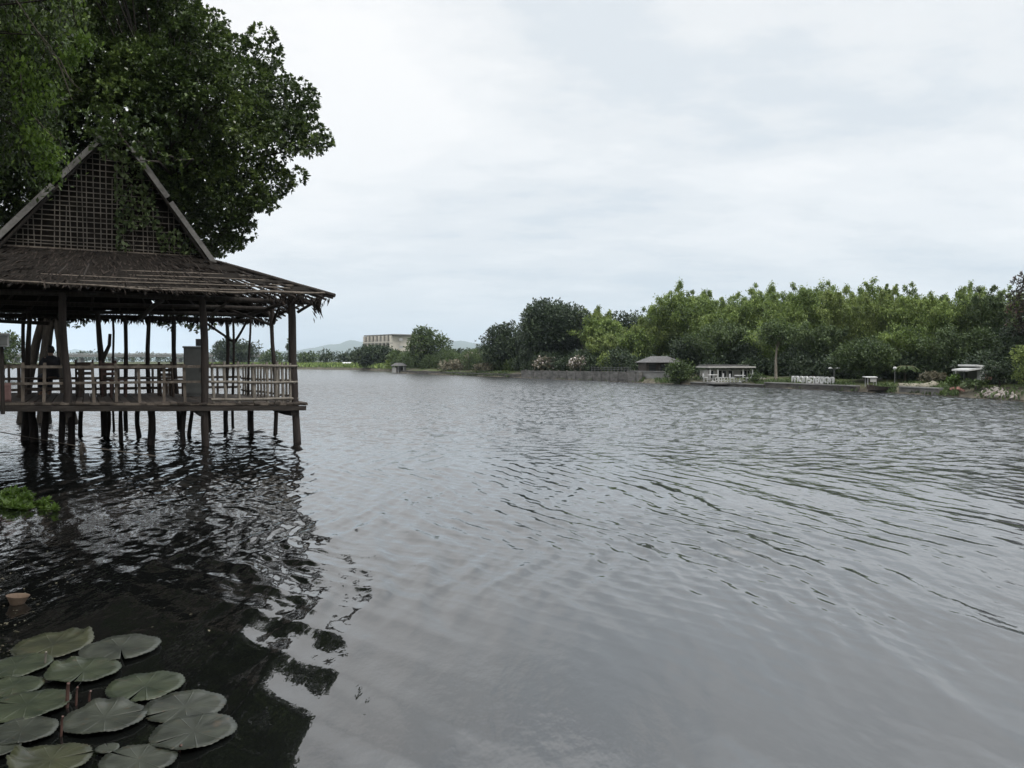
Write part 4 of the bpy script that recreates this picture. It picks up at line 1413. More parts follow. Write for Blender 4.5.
# ------------------------------------------------------------------ lily pads, weeds, bowl
def lily_pad(px, py, wpx, notch, mt, label, tilt=0.0, asp=1.0, nw=.055, seed=0, curl=0.0, ca=0.0):
    c = ground(px, py)
    R_ = wpx * c.y / CP / FPX / 2
    rg = random.Random(seed)
    vs, fs = [(0, 0, .004)], []
    nn, rings = 84, 5
    a0 = rad(notch)
    p1, p2, p3 = rg.uniform(0, 6), rg.uniform(0, 6), rg.uniform(0, 6)
    for r in range(1, rings + 1):
        f = r / rings
        for k in range(nn + 1):
            a = a0 + nw * (.35 + .65 * f) + (2 * PI - 2 * nw * (.35 + .65 * f)) * k / nn
            rr = R_ * f * (1 + .018 * math.sin(2 * a + p1) + .012 * math.sin(3 * a + p2))
            if r == rings and k % 2: rr *= .965
            edge = f ** 3
            z = .006 + (R_ / .25) * (.004 * edge * math.sin(4 * a + p3) + .010 * edge * max(0, math.sin(a + p2)) + .003 * math.sin(a * 9) * f * f)
            z += curl * f ** 4 * max(0, math.cos(a - rad(ca))) ** 5 * (1 + .3 * math.sin(9 * a))
            vs.append((rr * math.cos(a), rr * math.sin(a) * asp, z))
    for k in range(nn): fs.append((0, 1 + k, 2 + k))
    for r in range(rings - 1):
        b = 1 + r * (nn + 1)
        for k in range(nn): fs.append((b + k, b + nn + 1 + k, b + nn + 2 + k, b + k + 1))
    mb = MB(); mb.add(vs, fs, True)
    o = mb.build("lily_pad", M[mt])
    o.location = (c.x, c.y, .016 + .003 * (seed % 4))
    o.rotation_euler = (rad(tilt), rad(rg.uniform(-1, 1)), 0)
    s = o.modifiers.new("thickness", "SOLIDIFY"); s.thickness = .004; s.offset = -1
    tag(o, label, "lily pad", "lily pads on the dark water")


lily_pad(53, 648.5, 74, -100, "pad_olive", "olive lily pad with a curled far edge, farthest from the camera", 3, seed=1, curl=.04, ca=60)
lily_pad(120.5, 651.5, 76, -62, "pad_grey", "pale grey green lily pad with a deep notch, right of the olive pad", seed=2)
lily_pad(84, 675, 70, -80, "pad_green", "darker green lily pad between the olive pad and the notched round pad", seed=3, curl=.035, ca=150)
lily_pad(16, 669, 66, -170, "pad_green", "green lily pad cut by the frame edge, touching the olive pad", seed=4)
lily_pad(14, 690, 56, -120, "pad_green", "small green lily pad at the frame edge beneath the larger green one", seed=5)
lily_pad(146, 690, 76, -92, "pad_green", "heart shaped green lily pad with its notch facing the camera", seed=6)
lily_pad(27, 710, 80, 170, "pad_green", "broad plain green lily pad beside the pink stalks, near the frame edge", seed=7)
lily_pad(185, 710, 79, -140, "pad_grey", "grey lily pad overlapped by the rightmost pad", seed=8)
lily_pad(105, 721.5, 81, 28, "pad_grey", "dark grey lily pad with a pale straight midrib, right of the pink stalks", seed=9, curl=.025, ca=120)
lily_pad(194, 736, 86, -135, "pad_grey", "largest grey lily pad, rightmost of all the pads", seed=10)
lily_pad(22, 736, 68, 200, "pad_grey", "dull grey brown lily pad beneath the broad green pad by the frame edge", seed=11)
lily_pad(107.5, 752, 23, 120, "pad_grey", "tiny round lily pad between the big bottom pads", seed=12)
lily_pad(139, 764, 74, 160, "pad_grey", "grey lily pad cut by the bottom of the frame under the tiny pad", seed=13)
lily_pad(51, 765, 76, 30, "pad_olive", "brownish lily pad at the bottom of the frame with a pale midrib", seed=14, curl=.05, ca=190)
lily_pad(1, 754, 36, 60, "pad_grey", "small grey lily pad in the bottom left corner", seed=15)

for k, (px, py, top, mt, lb) in enumerate([(66, 708, 26, "stalk_red", "thick pinkish lily stalk rising beside the darkest pad"), (75, 706, 20, "stalk_red", "thin reddish lily stalk right of the thick pinkish one"),
                                        (44, 668, 17, "pale_rail", "pale thin stalk in front of the olive lily pad"), (178, 752, 8, "stalk_red", "short reddish brown stalk at the near edge of the rightmost pad"),
                                        (88, 702, 12, "stalk_red", "short brown stalk beneath the darker green pad"), (60, 737, 22, "stalk_red", "dark brown stalk between the broad green pad and midrib pad")]):
    b = ground(px, py); h = top * b.y / FPX
    mb = MB(); mb.tube([(0, 0, -.08), (.004, .01, h * .4), (.012, .0, h * .8), (.022, -.01, h)], [.011, .011, .010, .009] if k == 0 else [.007, .007, .006, .006], 8)
    o = mb.build("lily_stalk", M[mt]); o.location = b
    tag(o, lb, "stalk", "stalks among the lily pads")

# clay coloured bowl afloat
b = ground(17, 604)
mb = MB(); mb.lathe([(0, -.03), (.05, -.03), (.072, .01), (.098, .05), (.104, .052), (.098, .045), (.068, .008), (.045, -.015), (0, -.018)], (0, 0, .01), 28)
o = mb.build("bowl", M["clay"]); o.location = b; o.rotation_euler = (rad(-4), rad(5), 0); o.scale = (.85, .85, 1.15)
tag(o, "small clay brown bowl floating on the dark water", "bowl")

# bright floating weed
rng = np.random.default_rng(9)
C, A, N, Ls, Ws = [], [], [], [], []
wc = ground(12, 506)
for k in range(190):
    px = rng.uniform(-70, 56) ; py = 512 - rng.random() * 20
    if px > 24 and (py < 502 - (50 - px) * .3 or rng.random() < .45): continue
    q = ground(px, py) - wc
    n = 16
    a = rng.normal(size=(n, 3)); a[:, 2] = np.abs(a[:, 2]) * .9 + .15
    a = unit(a)
    ln = .085 * (.6 + .8 * rng.random(n))
    hgt = .0 + .06 * rng.random() * (1 if px < 20 else .5)
    C.append(np.array(q) + np.array([0, 0, hgt]) + a * ln[:, None] * .6); A.append(a); N.append(rng.normal(size=(n, 3)) * .3 + np.array([0, 0, 1])); Ls.append(ln); Ws.append(ln * .5)
o = leaf_mesh("water_weed", np.concatenate(C), np.concatenate(A), np.concatenate(N), np.concatenate(Ls), np.concatenate(Ws), M["leaf_bright"])
o.location = wc
tag(o, "bright green water weed floating at the left edge", "water weed", None, "stuff")
# thin scum and fallen leaves round the weed
C, A, N, Ls, Ws = [], [], [], [], []
wc = ground(40, 560)
for k in range(1500):
    px = rng.uniform(-60, 230); py = rng.uniform(505, 660)
    if rng.random() > math.exp(-max(0, px) / 80) or vnoise(np.array([px * .03]), np.array([py * .06]), 12)[0] < .45: continue
    q = ground(px, py, .012) - wc
    C.append(np.array(q)); A.append((rng.normal(), rng.normal(), 0.02)); N.append((rng.normal() * .1, rng.normal() * .1, 1)); l = .012 + .04 * rng.random() ** 3; Ls.append(l); Ws.append(l * .45)
o = leaf_mesh("fallen_leaves", C, A, N, Ls, Ws, M["leaf_dry"])
o.location = wc
tag(o, "scattered small fallen leaves floating on the dark water", "fallen leaves", None, "stuff")

# ------------------------------------------------------------------ trees of the far bank
GZ = 0.7


def crown_clumps(rng, W, H, z0, lobes, rough=.28):
    """clump spheres filling an uneven egg of width W from z0 to H"""
    cl = []
    hh = (H - z0) / 2
    zc = z0 + hh
    for i in range(lobes):
        d = rdir(1, rng)[0]
        f = rng.uniform(.45, 1.0) ** .5
        r = W * rng.uniform(.13, .24)
        sc_ = 1 + rng.normal(0, rough * .35)
        p = np.array([d[0] * (W / 2 - r * .8) * f * sc_, d[1] * (W / 2 - r * .8) * f * sc_, zc + d[2] * max(.1, (hh - r * .7)) * f])
        cl.append((p, r))
    return cl


def broad_tree(name, label, cat, px, top, wpx, off, leaf, low=.25, lobes=30, seed=0, leafL=None, bark="bark", group=None, dist=None, depthf=1.0, base_z=GZ, blossom=0, trunk_r=None, dens=1.0):
    rng = np.random.default_rng(1000 + seed)
    d = dist if dist else bank_d(px) * (1 + off)
    b = at(px, 361, d); b.z = base_z
    tp = at(px, top, d).z - base_z
    W = wpx * d / FPX
    H = tp
    ll = leafL or max(.11, 2.5 * d / FPX)
    t = empty(name, b, 0, label, cat, group)
    cl = crown_clumps(rng, W, H * .97, H * low, lobes)
    cl = [(p * np.array([1, depthf, 1]), r) for p, r in cl]
    area = sum(4 * PI * r * r for _, r in cl)
    per = dens * .26 / (ll * ll)
    C, A, N, Ls, Ws = rosettes(cl, per, 4, ll, ll * .5, rng)
    # loose shoots past the outline
    leaf_mesh("crown", C, A, N, Ls, Ws, M[leaf], t, .15)
    tr_ = trunk_r or max(.05, .022 * H + .02 * W * .3)
    mb = MB()
    zt = H * (low + .35 * (1 - low))
    bend = Vector((rng.normal(0, .04) * H, rng.normal(0, .04) * H, zt))
    mb.tube([(0, 0, -.6), (0, 0, .1), bend * .5 + Vector((rng.normal(0, .03) * H, 0, 0)), bend], [tr_ * 1.5, tr_ * 1.1, tr_ * .85, tr_ * .6], 7, .06)
    for p, r in cl[::4]:
        p = Vector(p)
        mb.tube([bend * .75, (bend * .75).lerp(p, .5) + Vector((0, 0, .04 * H)), p], [tr_ * .45, tr_ * .28, tr_ * .1], 5)
    mb.build("trunk", M[bark], t)
    if blossom:
        i = rng.choice(len(C), min(blossom, len(C)), replace=False)
        leaf_mesh("blossoms", C[i] + np.array([0, -.05, .06]), rng.normal(size=(len(i), 3)), rng.normal(size=(len(i), 3)) * .5 + np.array([0, -.6, .7]), ll * .8, ll * .7, M["blossom"], t)
    return t


def bamboo(label, px, top, wpx, off, seed, leaf="leaf_bamboo", culms=20, low=.22, group="feathery bamboo clumps on the far bank", dist=None):
    rng = np.random.default_rng(2000 + seed)
    d = dist if dist else bank_d(px) * (1 + off)
    b = at(px, 361, d); b.z = GZ
    H = (at(px, top, d).z - GZ) * 1.02
    W = wpx * 1.5 * d / FPX
    ll = max(.13, 2.4 * d / FPX)
    t = empty("bamboo_clump", b, 0, label, "bamboo", group)
    mb = MB()
    C, A, N, Ls, Ws = [], [], [], [], []
    for k in range(culms):
        az = rng.uniform(0, 2 * PI)
        lean = rng.random() ** .55
        hk = H * (1.02 - .17 * lean ** 2) * rng.uniform(.80, 1.0)
        reach = W * .5 * lean * rng.uniform(.8, 1.1)
        r0 = W * .09 * rng.random()
        ca, sa = math.cos(az), math.sin(az)
        T = np.linspace(0, 1, 9)
        # rises, then arches over; the tip hangs
        X = r0 + reach * (T ** 2.3)
        Z = hk * (T * 1.06 - .10 * lean * np.maximum(0, T - .75) * 6 * T)
        pts = np.stack([ca * X, sa * X, Z], -1)
        mb.tube([Vector(p) for p in pts], list(np.linspace(.045, .008, 9)), 5)
        # leafy puffs along the culm
        for j in range(11):
            tt = low + (1.02 - low) * (1 - (1 - (j + rng.random()) / 11) ** 1.15)
            base = np.array([np.interp(tt, T, pts[:, c]) for c in range(3)])
            pr_ = W * rng.uniform(.055, .105) * (.75 + .5 * math.sin(PI * min(1, tt))) * (1.0 if tt < .9 else .7)
            dd = rdir(1, rng)[0]; dd[2] *= .4
            c0 = base + dd * pr_ * .8
            n = int(72 + 36 * rng.random())
            q = rng.normal(size=(n, 3)) * pr_ * np.array([.52, .52, .62])
            C.append(c0 + q)
            a = q / pr_ * .4 + rng.normal(size=(n, 3)) * .6; a[:, 2] -= .55
            A.append(a); N.append(rng.normal(size=(n, 3)) * .45 + np.array([0, 0, 1]))
            l = ll * (.6 + .8 * rng.random(n)); Ls.append(l); Ws.append(l * .36)
    mb.build("culms", M["culm"], t)
    leaf_mesh("crown", np.concatenate(C), np.concatenate(A), np.concatenate(N), np.concatenate(Ls), np.concatenate(Ws), M[leaf], t, .12)
    return t


bt = broad_tree
# behind the pavilion and far upstream
bt("bushy_tree", "mid green bushy tree across the water at the far left edge", "tree", 3, 328, 46, 0, "leaf_mid", .02, 30, 1, dist=92, base_z=.5)
bt("dome_tree", "dark dome shaped tree seen between the pavilion's right posts", "tree", 236, 337, 50, .06, "leaf_dark", .05, 34, 2)
bt("cypress_tree", "thin dark spire tree just left of the pavilion's corner post", "tree", 289.5, 336, 6, .12, "leaf_dark", .1, 26, 3)
bt("riverside_tree", "low green tree seen between the dome tree and the spire tree", "tree", 272, 350, 26, .06, "leaf_mid", .05, 18, 4)
bt("riverside_tree", "low tree right of the pavilion's corner post", "tree", 308, 350, 22, .1, "leaf_mid", .05, 18, 5)
bt("riverside_tree", "small round dark tree on the grassy bank below the hills", "tree", 326.5, 347, 19, .1, "leaf_dark", .05, 20, 6)
bt("riverside_tree", "low dark tree behind the small white roofed shed", "tree", 347, 352, 24, .14, "leaf_dark", .05, 18, 7)
bt("riverside_tree", "dark low tree between the shed and the pale block", "tree", 360, 350, 20, .12, "leaf_dark", .05, 18, 8)
bt("leafy_tree", "dense dark tree standing in front of the pale block", "tree", 376, 345, 48, .06, "leaf_dark", .0, 44, 9)
bt("leafy_tree", "mid green tree below the blank wall of the pale block", "tree", 401, 348, 28, .14, "leaf_mid", .05, 24, 10)
bt("leafy_tree", "tall loose light green tree beside the pale block", "tree", 428, 325, 46, .10, "leaf_mid", .08, 40, 11, dens=.8)
bt("slender_tree", "slender dark tree right of the loose light green tree", "tree", 449, 339, 12, .30, "leaf_dark", .15, 18, 12)
bt("leafy_tree", "low dark tree in the dip below the far hill", "tree", 461, 347, 30, .35, "leaf_dark", .05, 20, 13)
bt("flowering_tree", "round greyish flowering tree above the low bank wall", "tree", 474, 352, 24, .10, "leaf_dry", .2, 22, 14, blossom=160)
bt("leafy_tree", "dark green tree behind the round flowering tree", "tree", 489, 345, 30, .30, "leaf_dark", .05, 24, 15)
bt("grey_shrub", "pale grey green brush along the low bank wall", "shrub", 452, 364, 34, .04, "leaf_dry", .0, 18, 16)
bt("grey_shrub", "yellowish brush between the flowering tree and the big dark trees", "shrub", 484, 364, 22, .03, "leaf_dry", .0, 14, 17)
bt("riverside_shrub", "light yellow green shrub on the grass below the pale block", "shrub", 391, 360, 16, .03, "leaf_light", .0, 14, 18)
# big dark trees
bt("dark_tree", "dark green tree leaning against the left side of the huge dome tree", "tree", 507, 320, 56, .10, "leaf_dark", .0, 54, 19)
bt("dark_tree", "huge dark domed tree, the tallest left of the bamboo", "tree", 553, 293, 80, .14, "leaf_dark", .0, 84, 20)
bt("dark_tree", "small dark treetop at the right shoulder of the huge domed tree", "tree", 581, 300, 20, .18, "leaf_dark", .3, 16, 21)
bt("dark_tree", "broad dark tree behind the light bamboo, with a pointed top", "tree", 627, 307, 62, .45, "leaf_dark", .05, 46, 22)
bt("flowering_shrub", "shrub with pale blossoms at the foot of the huge domed tree", "shrub", 545, 356, 26, .04, "leaf_dry", .05, 18, 23, blossom=90)
bt("flowering_shrub", "shrub full of white blossoms right of the huge domed tree's trunk", "shrub", 580, 356, 26, .04, "leaf_dry", .05, 18, 24, blossom=170)
bt("light_shrub", "light green bushy shrub above the stone wall left of the dark house", "shrub", 613, 350, 32, .06, "leaf_light", .0, 22, 25)
bt("light_shrub", "light green shrub next to the dark house's roof", "shrub", 634, 351, 26, .12, "leaf_light", .0, 18, 26)

bb = [("pale bamboo plume beside the huge domed tree", 590, 307, 30, .25, "leaf_light"), ("light bamboo clump behind the white blossom shrub", 603, 318, 36, .20, "leaf_bamboo"),
      ("low pale bamboo clump above the light green shrub", 605, 336, 30, .10, "leaf_light"), ("leaning bamboo clump over the dark house", 650, 320, 44, .22, "leaf_light"),
      ("low bamboo left of the dark house's ridge", 637, 332, 36, .16, "leaf_bamboo"), ("tall bamboo clump with a rounded top above the dark house", 674, 291, 44, .26, "leaf_bamboo"),
      ("tall bamboo clump behind the waterside bush", 692, 288, 40, .32, "leaf_bamboo"), ("bamboo clump above the white house's left end", 712, 299, 44, .24, "leaf_bamboo"),
      ("tall bamboo clump behind the white house", 734, 295, 44, .30, "leaf_bamboo"), ("plumed bamboo clump above the white house's right end", 754, 290, 40, .36, "leaf_bamboo"),
      ("bamboo clump with the highest plume left of the slender trunk tree", 773, 285, 40, .44, "leaf_bamboo"), ("bamboo clump just right of the slender trunk tree", 800, 289, 42, .28, "leaf_bamboo"),
      ("tall bamboo clump over the left letters of the white sign", 822, 284, 44, .34, "leaf_bamboo"), ("light bamboo plume over the right letters of the white sign", 842, 287, 40, .26, "leaf_light"),
      ("bamboo clump behind the overhanging waterside tree", 862, 284, 40, .36, "leaf_bamboo"), ("thin bamboo stem with a lone tuft, standing above its neighbours", 893, 281, 18, .30, "leaf_bamboo"),
      ("bamboo clump left of the lone tuft", 880, 288, 34, .24, "leaf_light"), ("bamboo clump over the pale waterside path", 910, 291, 40, .26, "leaf_bamboo"),
      ("dark bamboo clump between the path and the white kiosk", 928, 295, 36, .32, "leaf_mid"), ("bamboo clump with a ragged top left of the kiosk", 947, 291, 40, .22, "leaf_bamboo"),
      ("tall bamboo clump above the white kiosk", 968, 286, 36, .28, "leaf_bamboo"), ("dense bamboo clump right of the kiosk", 988, 289, 36, .24, "leaf_mid"),
      ("bamboo clump beside the tall reddish tree", 1003, 292, 34, .30, "leaf_bamboo"),
      ("drooping bamboo low behind the white house roof", 722, 326, 50, .15, "leaf_mid"), ("low mid green bamboo behind the slender trunk tree", 782, 322, 50, .18, "leaf_bamboo"),
      ("low bamboo clump left of the lamp post", 815, 325, 46, .17, "leaf_mid"), ("low bamboo clump above the grassy path", 912, 326, 46, .15, "leaf_bamboo"),
      ("low bamboo clump behind the kiosk roof", 950, 328, 46, .14, "leaf_mid")]
for k, (lb, px, top, wp_, off, lf) in enumerate(bb):
    bamboo(lb, px, top, wp_, off, k, lf, 9 if wp_ < 20 else 28)

bt("shade_tree", "dark tree between the dark house and the white house", "tree", 690, 330, 44, .14, "leaf_dark", .05, 30, 30)
bt("shade_tree", "dark leafy tree behind the white house's roof", "tree", 748, 338, 50, .17, "leaf_dark", .05, 30, 31)
bt("slender_trunk_tree", "slender pale trunked tree with a light crown beside the white sign", "tree", 776, 318, 44, .03, "leaf_mid", .50, 26, 32, bark="pale_bark", trunk_r=.10)
bt("shade_tree", "dark shady tree behind the white letter sign", "tree", 806, 342, 54, .16, "leaf_dark", .05, 30, 33)
bt("overhanging_tree", "wide dark tree bending over the water right of the lamp post", "tree", 866, 338, 66, .06, "leaf_mid", .05, 46, 34)
bt("shade_tree", "dark mid height tree behind the overhanging tree", "tree", 886, 325, 48, .18, "leaf_mid", .05, 34, 35)
bt("shade_tree", "dark tree with a pale trunk above the path", "tree", 926, 338, 52, .20, "leaf_dark", .35, 30, 36, bark="pale_bark")
bt("shade_tree", "rounded mid green tree behind the white kiosk", "tree", 980, 326, 48, .16, "leaf_mid", .1, 34, 37)
bt("shade_tree", "dark tree at the right edge below the reddish tree", "tree", 1012, 322, 46, .14, "leaf_dark", .05, 34, 38)
bt("reddish_tree", "tall dark reddish tree rising at the right edge", "tree", 1026, 262, 40, .16, "leaf_red", .25, 40, 39)
bt("waterside_bush", "dark bush right of the white kiosk", "bush", 1000, 356, 34, .05, "leaf_dark", .0, 26, 40)
bt("waterside_bush", "yellow green bush at the right edge behind the rubble", "bush", 1026, 343, 34, .06, "leaf_light", .0, 26, 41)
bt("waterside_bush", "round green bush at the water's edge between the two houses", "bush", 680, 358, 34, .0, "leaf_mid", .0, 30, 42, base_z=.1)
bt("waterside_bush", "small ragged bush right of the white house's terrace", "bush", 757, 376, 18, .015, "leaf_mid", .0, 14, 43)
bt("waterside_bush", "low bush with pale leaves beside the path", "bush", 934, 372, 26, .08, "leaf_dry", .0, 14, 44)
bt("waterside_bush", "bright yellow green tuft of tall grass in front of the kiosk", "tall grass", 957, 377, 22, .03, "leaf_bright", .0, 14, 45, leafL=.22)
bt("waterside_bush", "green weeds on the bank below the kiosk's right side", "weeds", 976, 384, 26, .02, "leaf_mid", .0, 12, 46, leafL=.2)
bt("edge_tree", "leafy tree just past the right edge", "tree", 1075, 300, 70, .14, "leaf_mid", .05, 40, 47)
bt("edge_tree", "tall leafy tree further past the right edge", "tree", 1150, 290, 80, .20, "leaf_mid", .05, 40, 48)
bt("waterside_bush", "low dark shrub at the white house's left corner", "bush", 700, 368, 20, .07, "leaf_dark", .0, 14, 49)


# unseen trees added past the left edge to block side light and sky glints
bt("unseen_bank_tree", "broad unseen dark tree on the near bank, past the left edge beside the pavilion", "tree", -330, -160, 420, 0, "leaf_dark", .12, 34, 71, dist=25, base_z=.4, leafL=.34)
bt("unseen_bank_tree", "tall unseen dark tree on the near bank, further past the left edge", "tree", -700, -260, 520, 0, "leaf_dark", .12, 34, 72, dist=20, base_z=.4, leafL=.34)
bt("unseen_bank_tree", "leafy unseen dark tree on the near bank, beyond the pavilion and past the left edge", "tree", -230, 60, 260, 0, "leaf_dark", .10, 30, 73, dist=40, base_z=.4, leafL=.34)


# drooping palm by the path
def palm(px, py_base, top, off, label, seed):
    rng = np.random.default_rng(seed)
    d = bank_d(px) * (1 + off)
    b = at(px, 361, d); b.z = GZ
    H = at(px, top, d).z - GZ
    t = empty("palm_tree", b, 0, label, "palm")
    mb = MB(); mb.tube([(0, 0, -.4), (.03, 0, H * .4), (.06, 0, H * .8)], [.10, .08, .07], 7, .05); mb.build("trunk", M["bark"], t)
    C, A, N, Ls, Ws = [], [], [], [], []
    fm = MB()
    for k in range(13):
        az = 2 * PI * k / 13 + rng.uniform(-.2, .2)
        R_ = H * rng.uniform(.6, .8)
        T = np.linspace(0, 1, 8)
        P = np.stack([.06 + np.cos(az) * R_ * T, np.sin(az) * R_ * T, H * .8 + H * .45 * (T * 1.2 - 1.7 * T * T)], -1)
        fm.tube([Vector(p) for p in P], list(np.linspace(.02, .005, 8)), 4)
        for tt in np.linspace(.12, 1, 26):
            p = np.array([np.interp(tt, T, P[:, c]) for c in range(3)])
            for sg in (-1, 1):
                a = np.array([-math.sin(az) * sg + math.cos(az) * .5, math.cos(az) * sg + math.sin(az) * .5, -.5])
                l = .42 * math.sin(.3 + 2.5 * tt)
                C.append(p + unit(a) * l * .5); A.append(a); N.append((0, 0, 1)); Ls.append(l); Ws.append(.06)
    fm.build("fronds", M["culm"], t)
    leaf_mesh("crown", C, A, N, Ls, Ws, M["leaf_mid"], t)


palm(905, 388, 364, .07, "small drooping palm beside the pale path", 61)


# the far-off wood that closes the view behind the bamboo, and the one along the upstream horizon
def wood(label, pts, seed, leaf, ll, per, depth_px=None):
    rng = np.random.default_rng(seed)
    C, A, N, Ls, Ws = [], [], [], [], []
    mbt_ = MB()
    for px, top, d, wd in pts:
        H = at(px, top, d).z - GZ
        W = wd * d / FPX
        b = at(px, 361, d)
        cl = [(p + np.array([b.x, b.y, GZ]), r) for p, r in crown_clumps(rng, W, H, H * .0, 16)]
        c, a, n_, l, w_ = rosettes(cl, per / (ll * ll), 4, ll, ll * .5, rng)
        C.append(c); A.append(a); N.append(n_); Ls.append(l); Ws.append(w_)
    o = leaf_mesh("wood", np.concatenate(C), np.concatenate(A), np.concatenate(N), np.concatenate(Ls), np.concatenate(Ws), M[leaf])
    tag(o, label, "wood", None, "stuff")


rng = np.random.default_rng(77)
wood("dense dark wood closing the view behind the bamboo", [(px, float(np.interp(px, [500, 560, 640, 760, 900, 1060], [338, 322, 318, 306, 308, 306])) + rng.uniform(-5, 6), bank_d(px) * rng.uniform(1.5, 1.75), 46)
     for px in range(500, 1100, 20)], 81, "leaf_dark", .34, .11)
wood("low hazy wood along the upstream horizon", [(px, float(np.interp(px, [-60, 60, 120, 200, 300, 400, 520], [352, 350, 353, 353, 351, 350, 346])) + rng.uniform(-1.5, 2), rng.uniform(420, 520), 22)
     for px in range(-60, 520, 9)], 82, "leaf_dark", 1.1, .10)

def undergrowth(label, n, x0, x1, o0_, o1_, hmin, hmax, leaf, seed):
    rng = np.random.default_rng(seed)
    cl = []
    for k in range(n):
        px = rng.uniform(x0, x1); bd = bank_d(px); d = bd * (1 + rng.uniform(o0_, o1_))
        b = at(px, 361, d); h = rng.uniform(hmin, hmax); r = h * rng.uniform(.45, .7)
        cl.append((np.array([b.x, b.y, GZ + h * .35]), r))
        cl.append((np.array([b.x + rng.normal(0, .3), b.y + rng.normal(0, .3), GZ + h - r * .6]), r * .75))
    c, a, n_, l, w_ = rosettes(cl, 9, 4, .22, .11, rng)
    o = leaf_mesh("undergrowth", c, a, n_, l, w_, M[leaf])
    tag(o, label, "undergrowth", None, "stuff")


undergrowth("dark undergrowth added to deepen the shade below the bamboo", 260, 640, 1090, .09, .30, .8, 2.0, "leaf_dark", 201)  # dark leaf filler added where the shade under the trees came out too weak
undergrowth("tangled dark undergrowth behind the stone river wall", 110, 515, 645, .05, .22, 1.0, 2.6, "leaf_dark", 202)
undergrowth("mid green undergrowth behind the low wall by the flowering tree", 120, 396, 520, .06, .30, 1.2, 3.4, "leaf_mid", 203)
# bright grass at the upstream bank
rng = np.random.default_rng(15)
C, A, N, Ls, Ws = [], [], [], [], []
wc = at(320, 365, 215)
for k in range(9000):
    px = rng.uniform(190, 398); d = bank_d(px) * (1 + .13 * rng.random()) + .8
    q = at(px, 361, d); q.z = .35 + .45 * min(1, (d - bank_d(px)) / 5)
    h = rng.uniform(.3, 1.0)
    C.append(np.array(q - wc) + np.array([0, 0, h / 2])); A.append((rng.normal() * .35, rng.normal() * .35, 1)); N.append((rng.normal(), -1, rng.normal() * .3)); Ls.append(h); Ws.append(rng.uniform(.25, .5))
o = leaf_mesh("grass", C, A, N, Ls, Ws, M["leaf_bamboo"]); o.location = wc
tag(o, "bright tall grass on the upstream bank", "grass", None, "stuff")
# weeds and trailing grass at the foot of the right bank
C, A, N, Ls, Ws = [], [], [], [], []
wc = at(760, 386, 60)
for k in range(11000):
    px = rng.uniform(440, 1090); bd = bank_d(px); o_ = abs(rng.normal(0, .9)) - .15
    if 972 < px < 1030 and o_ < 2 and rng.random() < .85: continue
    if vnoise(np.array([px * .06]), np.array([o_ * .4]), 91)[0] < .42: continue
    q = at(px, 361, bd + o_ + .1); q.z = max(0.02, float(np.interp(o_, [-.2, .5, 1.6, 4], [.0, .32, .55, .72])))
    h = rng.uniform(.08, .32)
    C.append(np.array(q - wc) + np.array([0, 0, h / 2])); A.append((rng.normal() * .5, rng.normal() * .5, 1)); N.append((rng.normal(), -1, rng.normal() * .3)); Ls.append(h); Ws.append(rng.uniform(.05, .13))
o = leaf_mesh("bank_weeds", C, A, N, Ls, Ws, M["leaf_mid"]); o.location = wc
tag(o, "low weeds and grass along the foot of the right bank", "weeds", None, "stuff")

# ------------------------------------------------------------------ walls along the water
def bank_line(px, inset, z):
    q = ground(px, wl_y(px)); q2 = q + Vector((.35, .9, 0)).normalized() * inset
    return Vector((q2.x, q2.y, z))


def bank_wall(name, label, pxs, ins, z0, z1, th, mt, posts_=0, cap=None, cat="wall", step=0.0):
    o0 = bank_line(pxs[0], ins, 0)
    t = empty(name, o0, 0, label, cat)
    mb = MB()
    P = [bank_line(p, ins, 0) - o0 for p in pxs]
    for a, b in zip(P[:-1], P[1:]):
        h = z1 + (random.uniform(-step, step) if step else 0)
        aa, bb_ = a.lerp(b, -.0), b
        mb.bar(aa + Vector((0, 0, (z0 + h) / 2)), bb_ + Vector((0, 0, (z0 + h) / 2)), th, h - z0)
    mb.build("wall_face", M[mt], t)
    if cap:
        mb = MB()
        for a, b in zip(P[:-1], P[1:]):
            mb.bar(a + Vector((0, 0, z1 + .04)), b + Vector((0, 0, z1 + .04)), th + .12, .07)
        mb.build("coping", M[cap], t)
    if posts_:
        tot = len(P) - 1
        for k in range(posts_):
            s = (k + .5) / posts_ * tot
            i = min(tot - 1, int(s)); p = P[i].lerp(P[i+1], s - i)
            MB().box(p + Vector((-.35 * (th / 2 + .04), -.9 * (th / 2 + .04), (z0 + z1) / 2 + .03)), (.18, .12, z1 - z0 + .06)).build("pier", M[mt], t)
    return t


bank_wall("low_stone_wall", "low dark stone wall at the waterline below the flowering tree", [402, 420, 440, 460, 480, 500, 520], .4, -.3, .46, .4, "low_wall", 0, None, "wall", .05)
bank_wall("stone_wall", "weathered grey stone river wall in front of the huge domed tree", [522, 540, 560, 580, 600, 620, 640], .25, -.3, .95, .4, "stone_wall", 14, None, "wall", .05)
bank_wall("garden_wall", "smooth pale garden wall below the dark house", [626, 640, 655, 668], .9, .2, 1.02, .25, "concrete", 0, "concrete")
bank_wall("terrace_wall", "low dark retaining wall below the white house", [692, 710, 730, 750, 765], .1, -.3, .20, .4, "low_wall", 0, "concrete")
bank_wall("low_stone_wall", "low mossy retaining wall running under the white letter sign", [766, 790, 815, 840, 858], .2, -.3, .36, .35, "low_wall", 0, "concrete")
bank_wall("low_stone_wall", "pale low retaining wall below the sandy path", [902, 915, 930, 942], .3, -.3, .40, .35, "stone_wall", 0, "concrete")

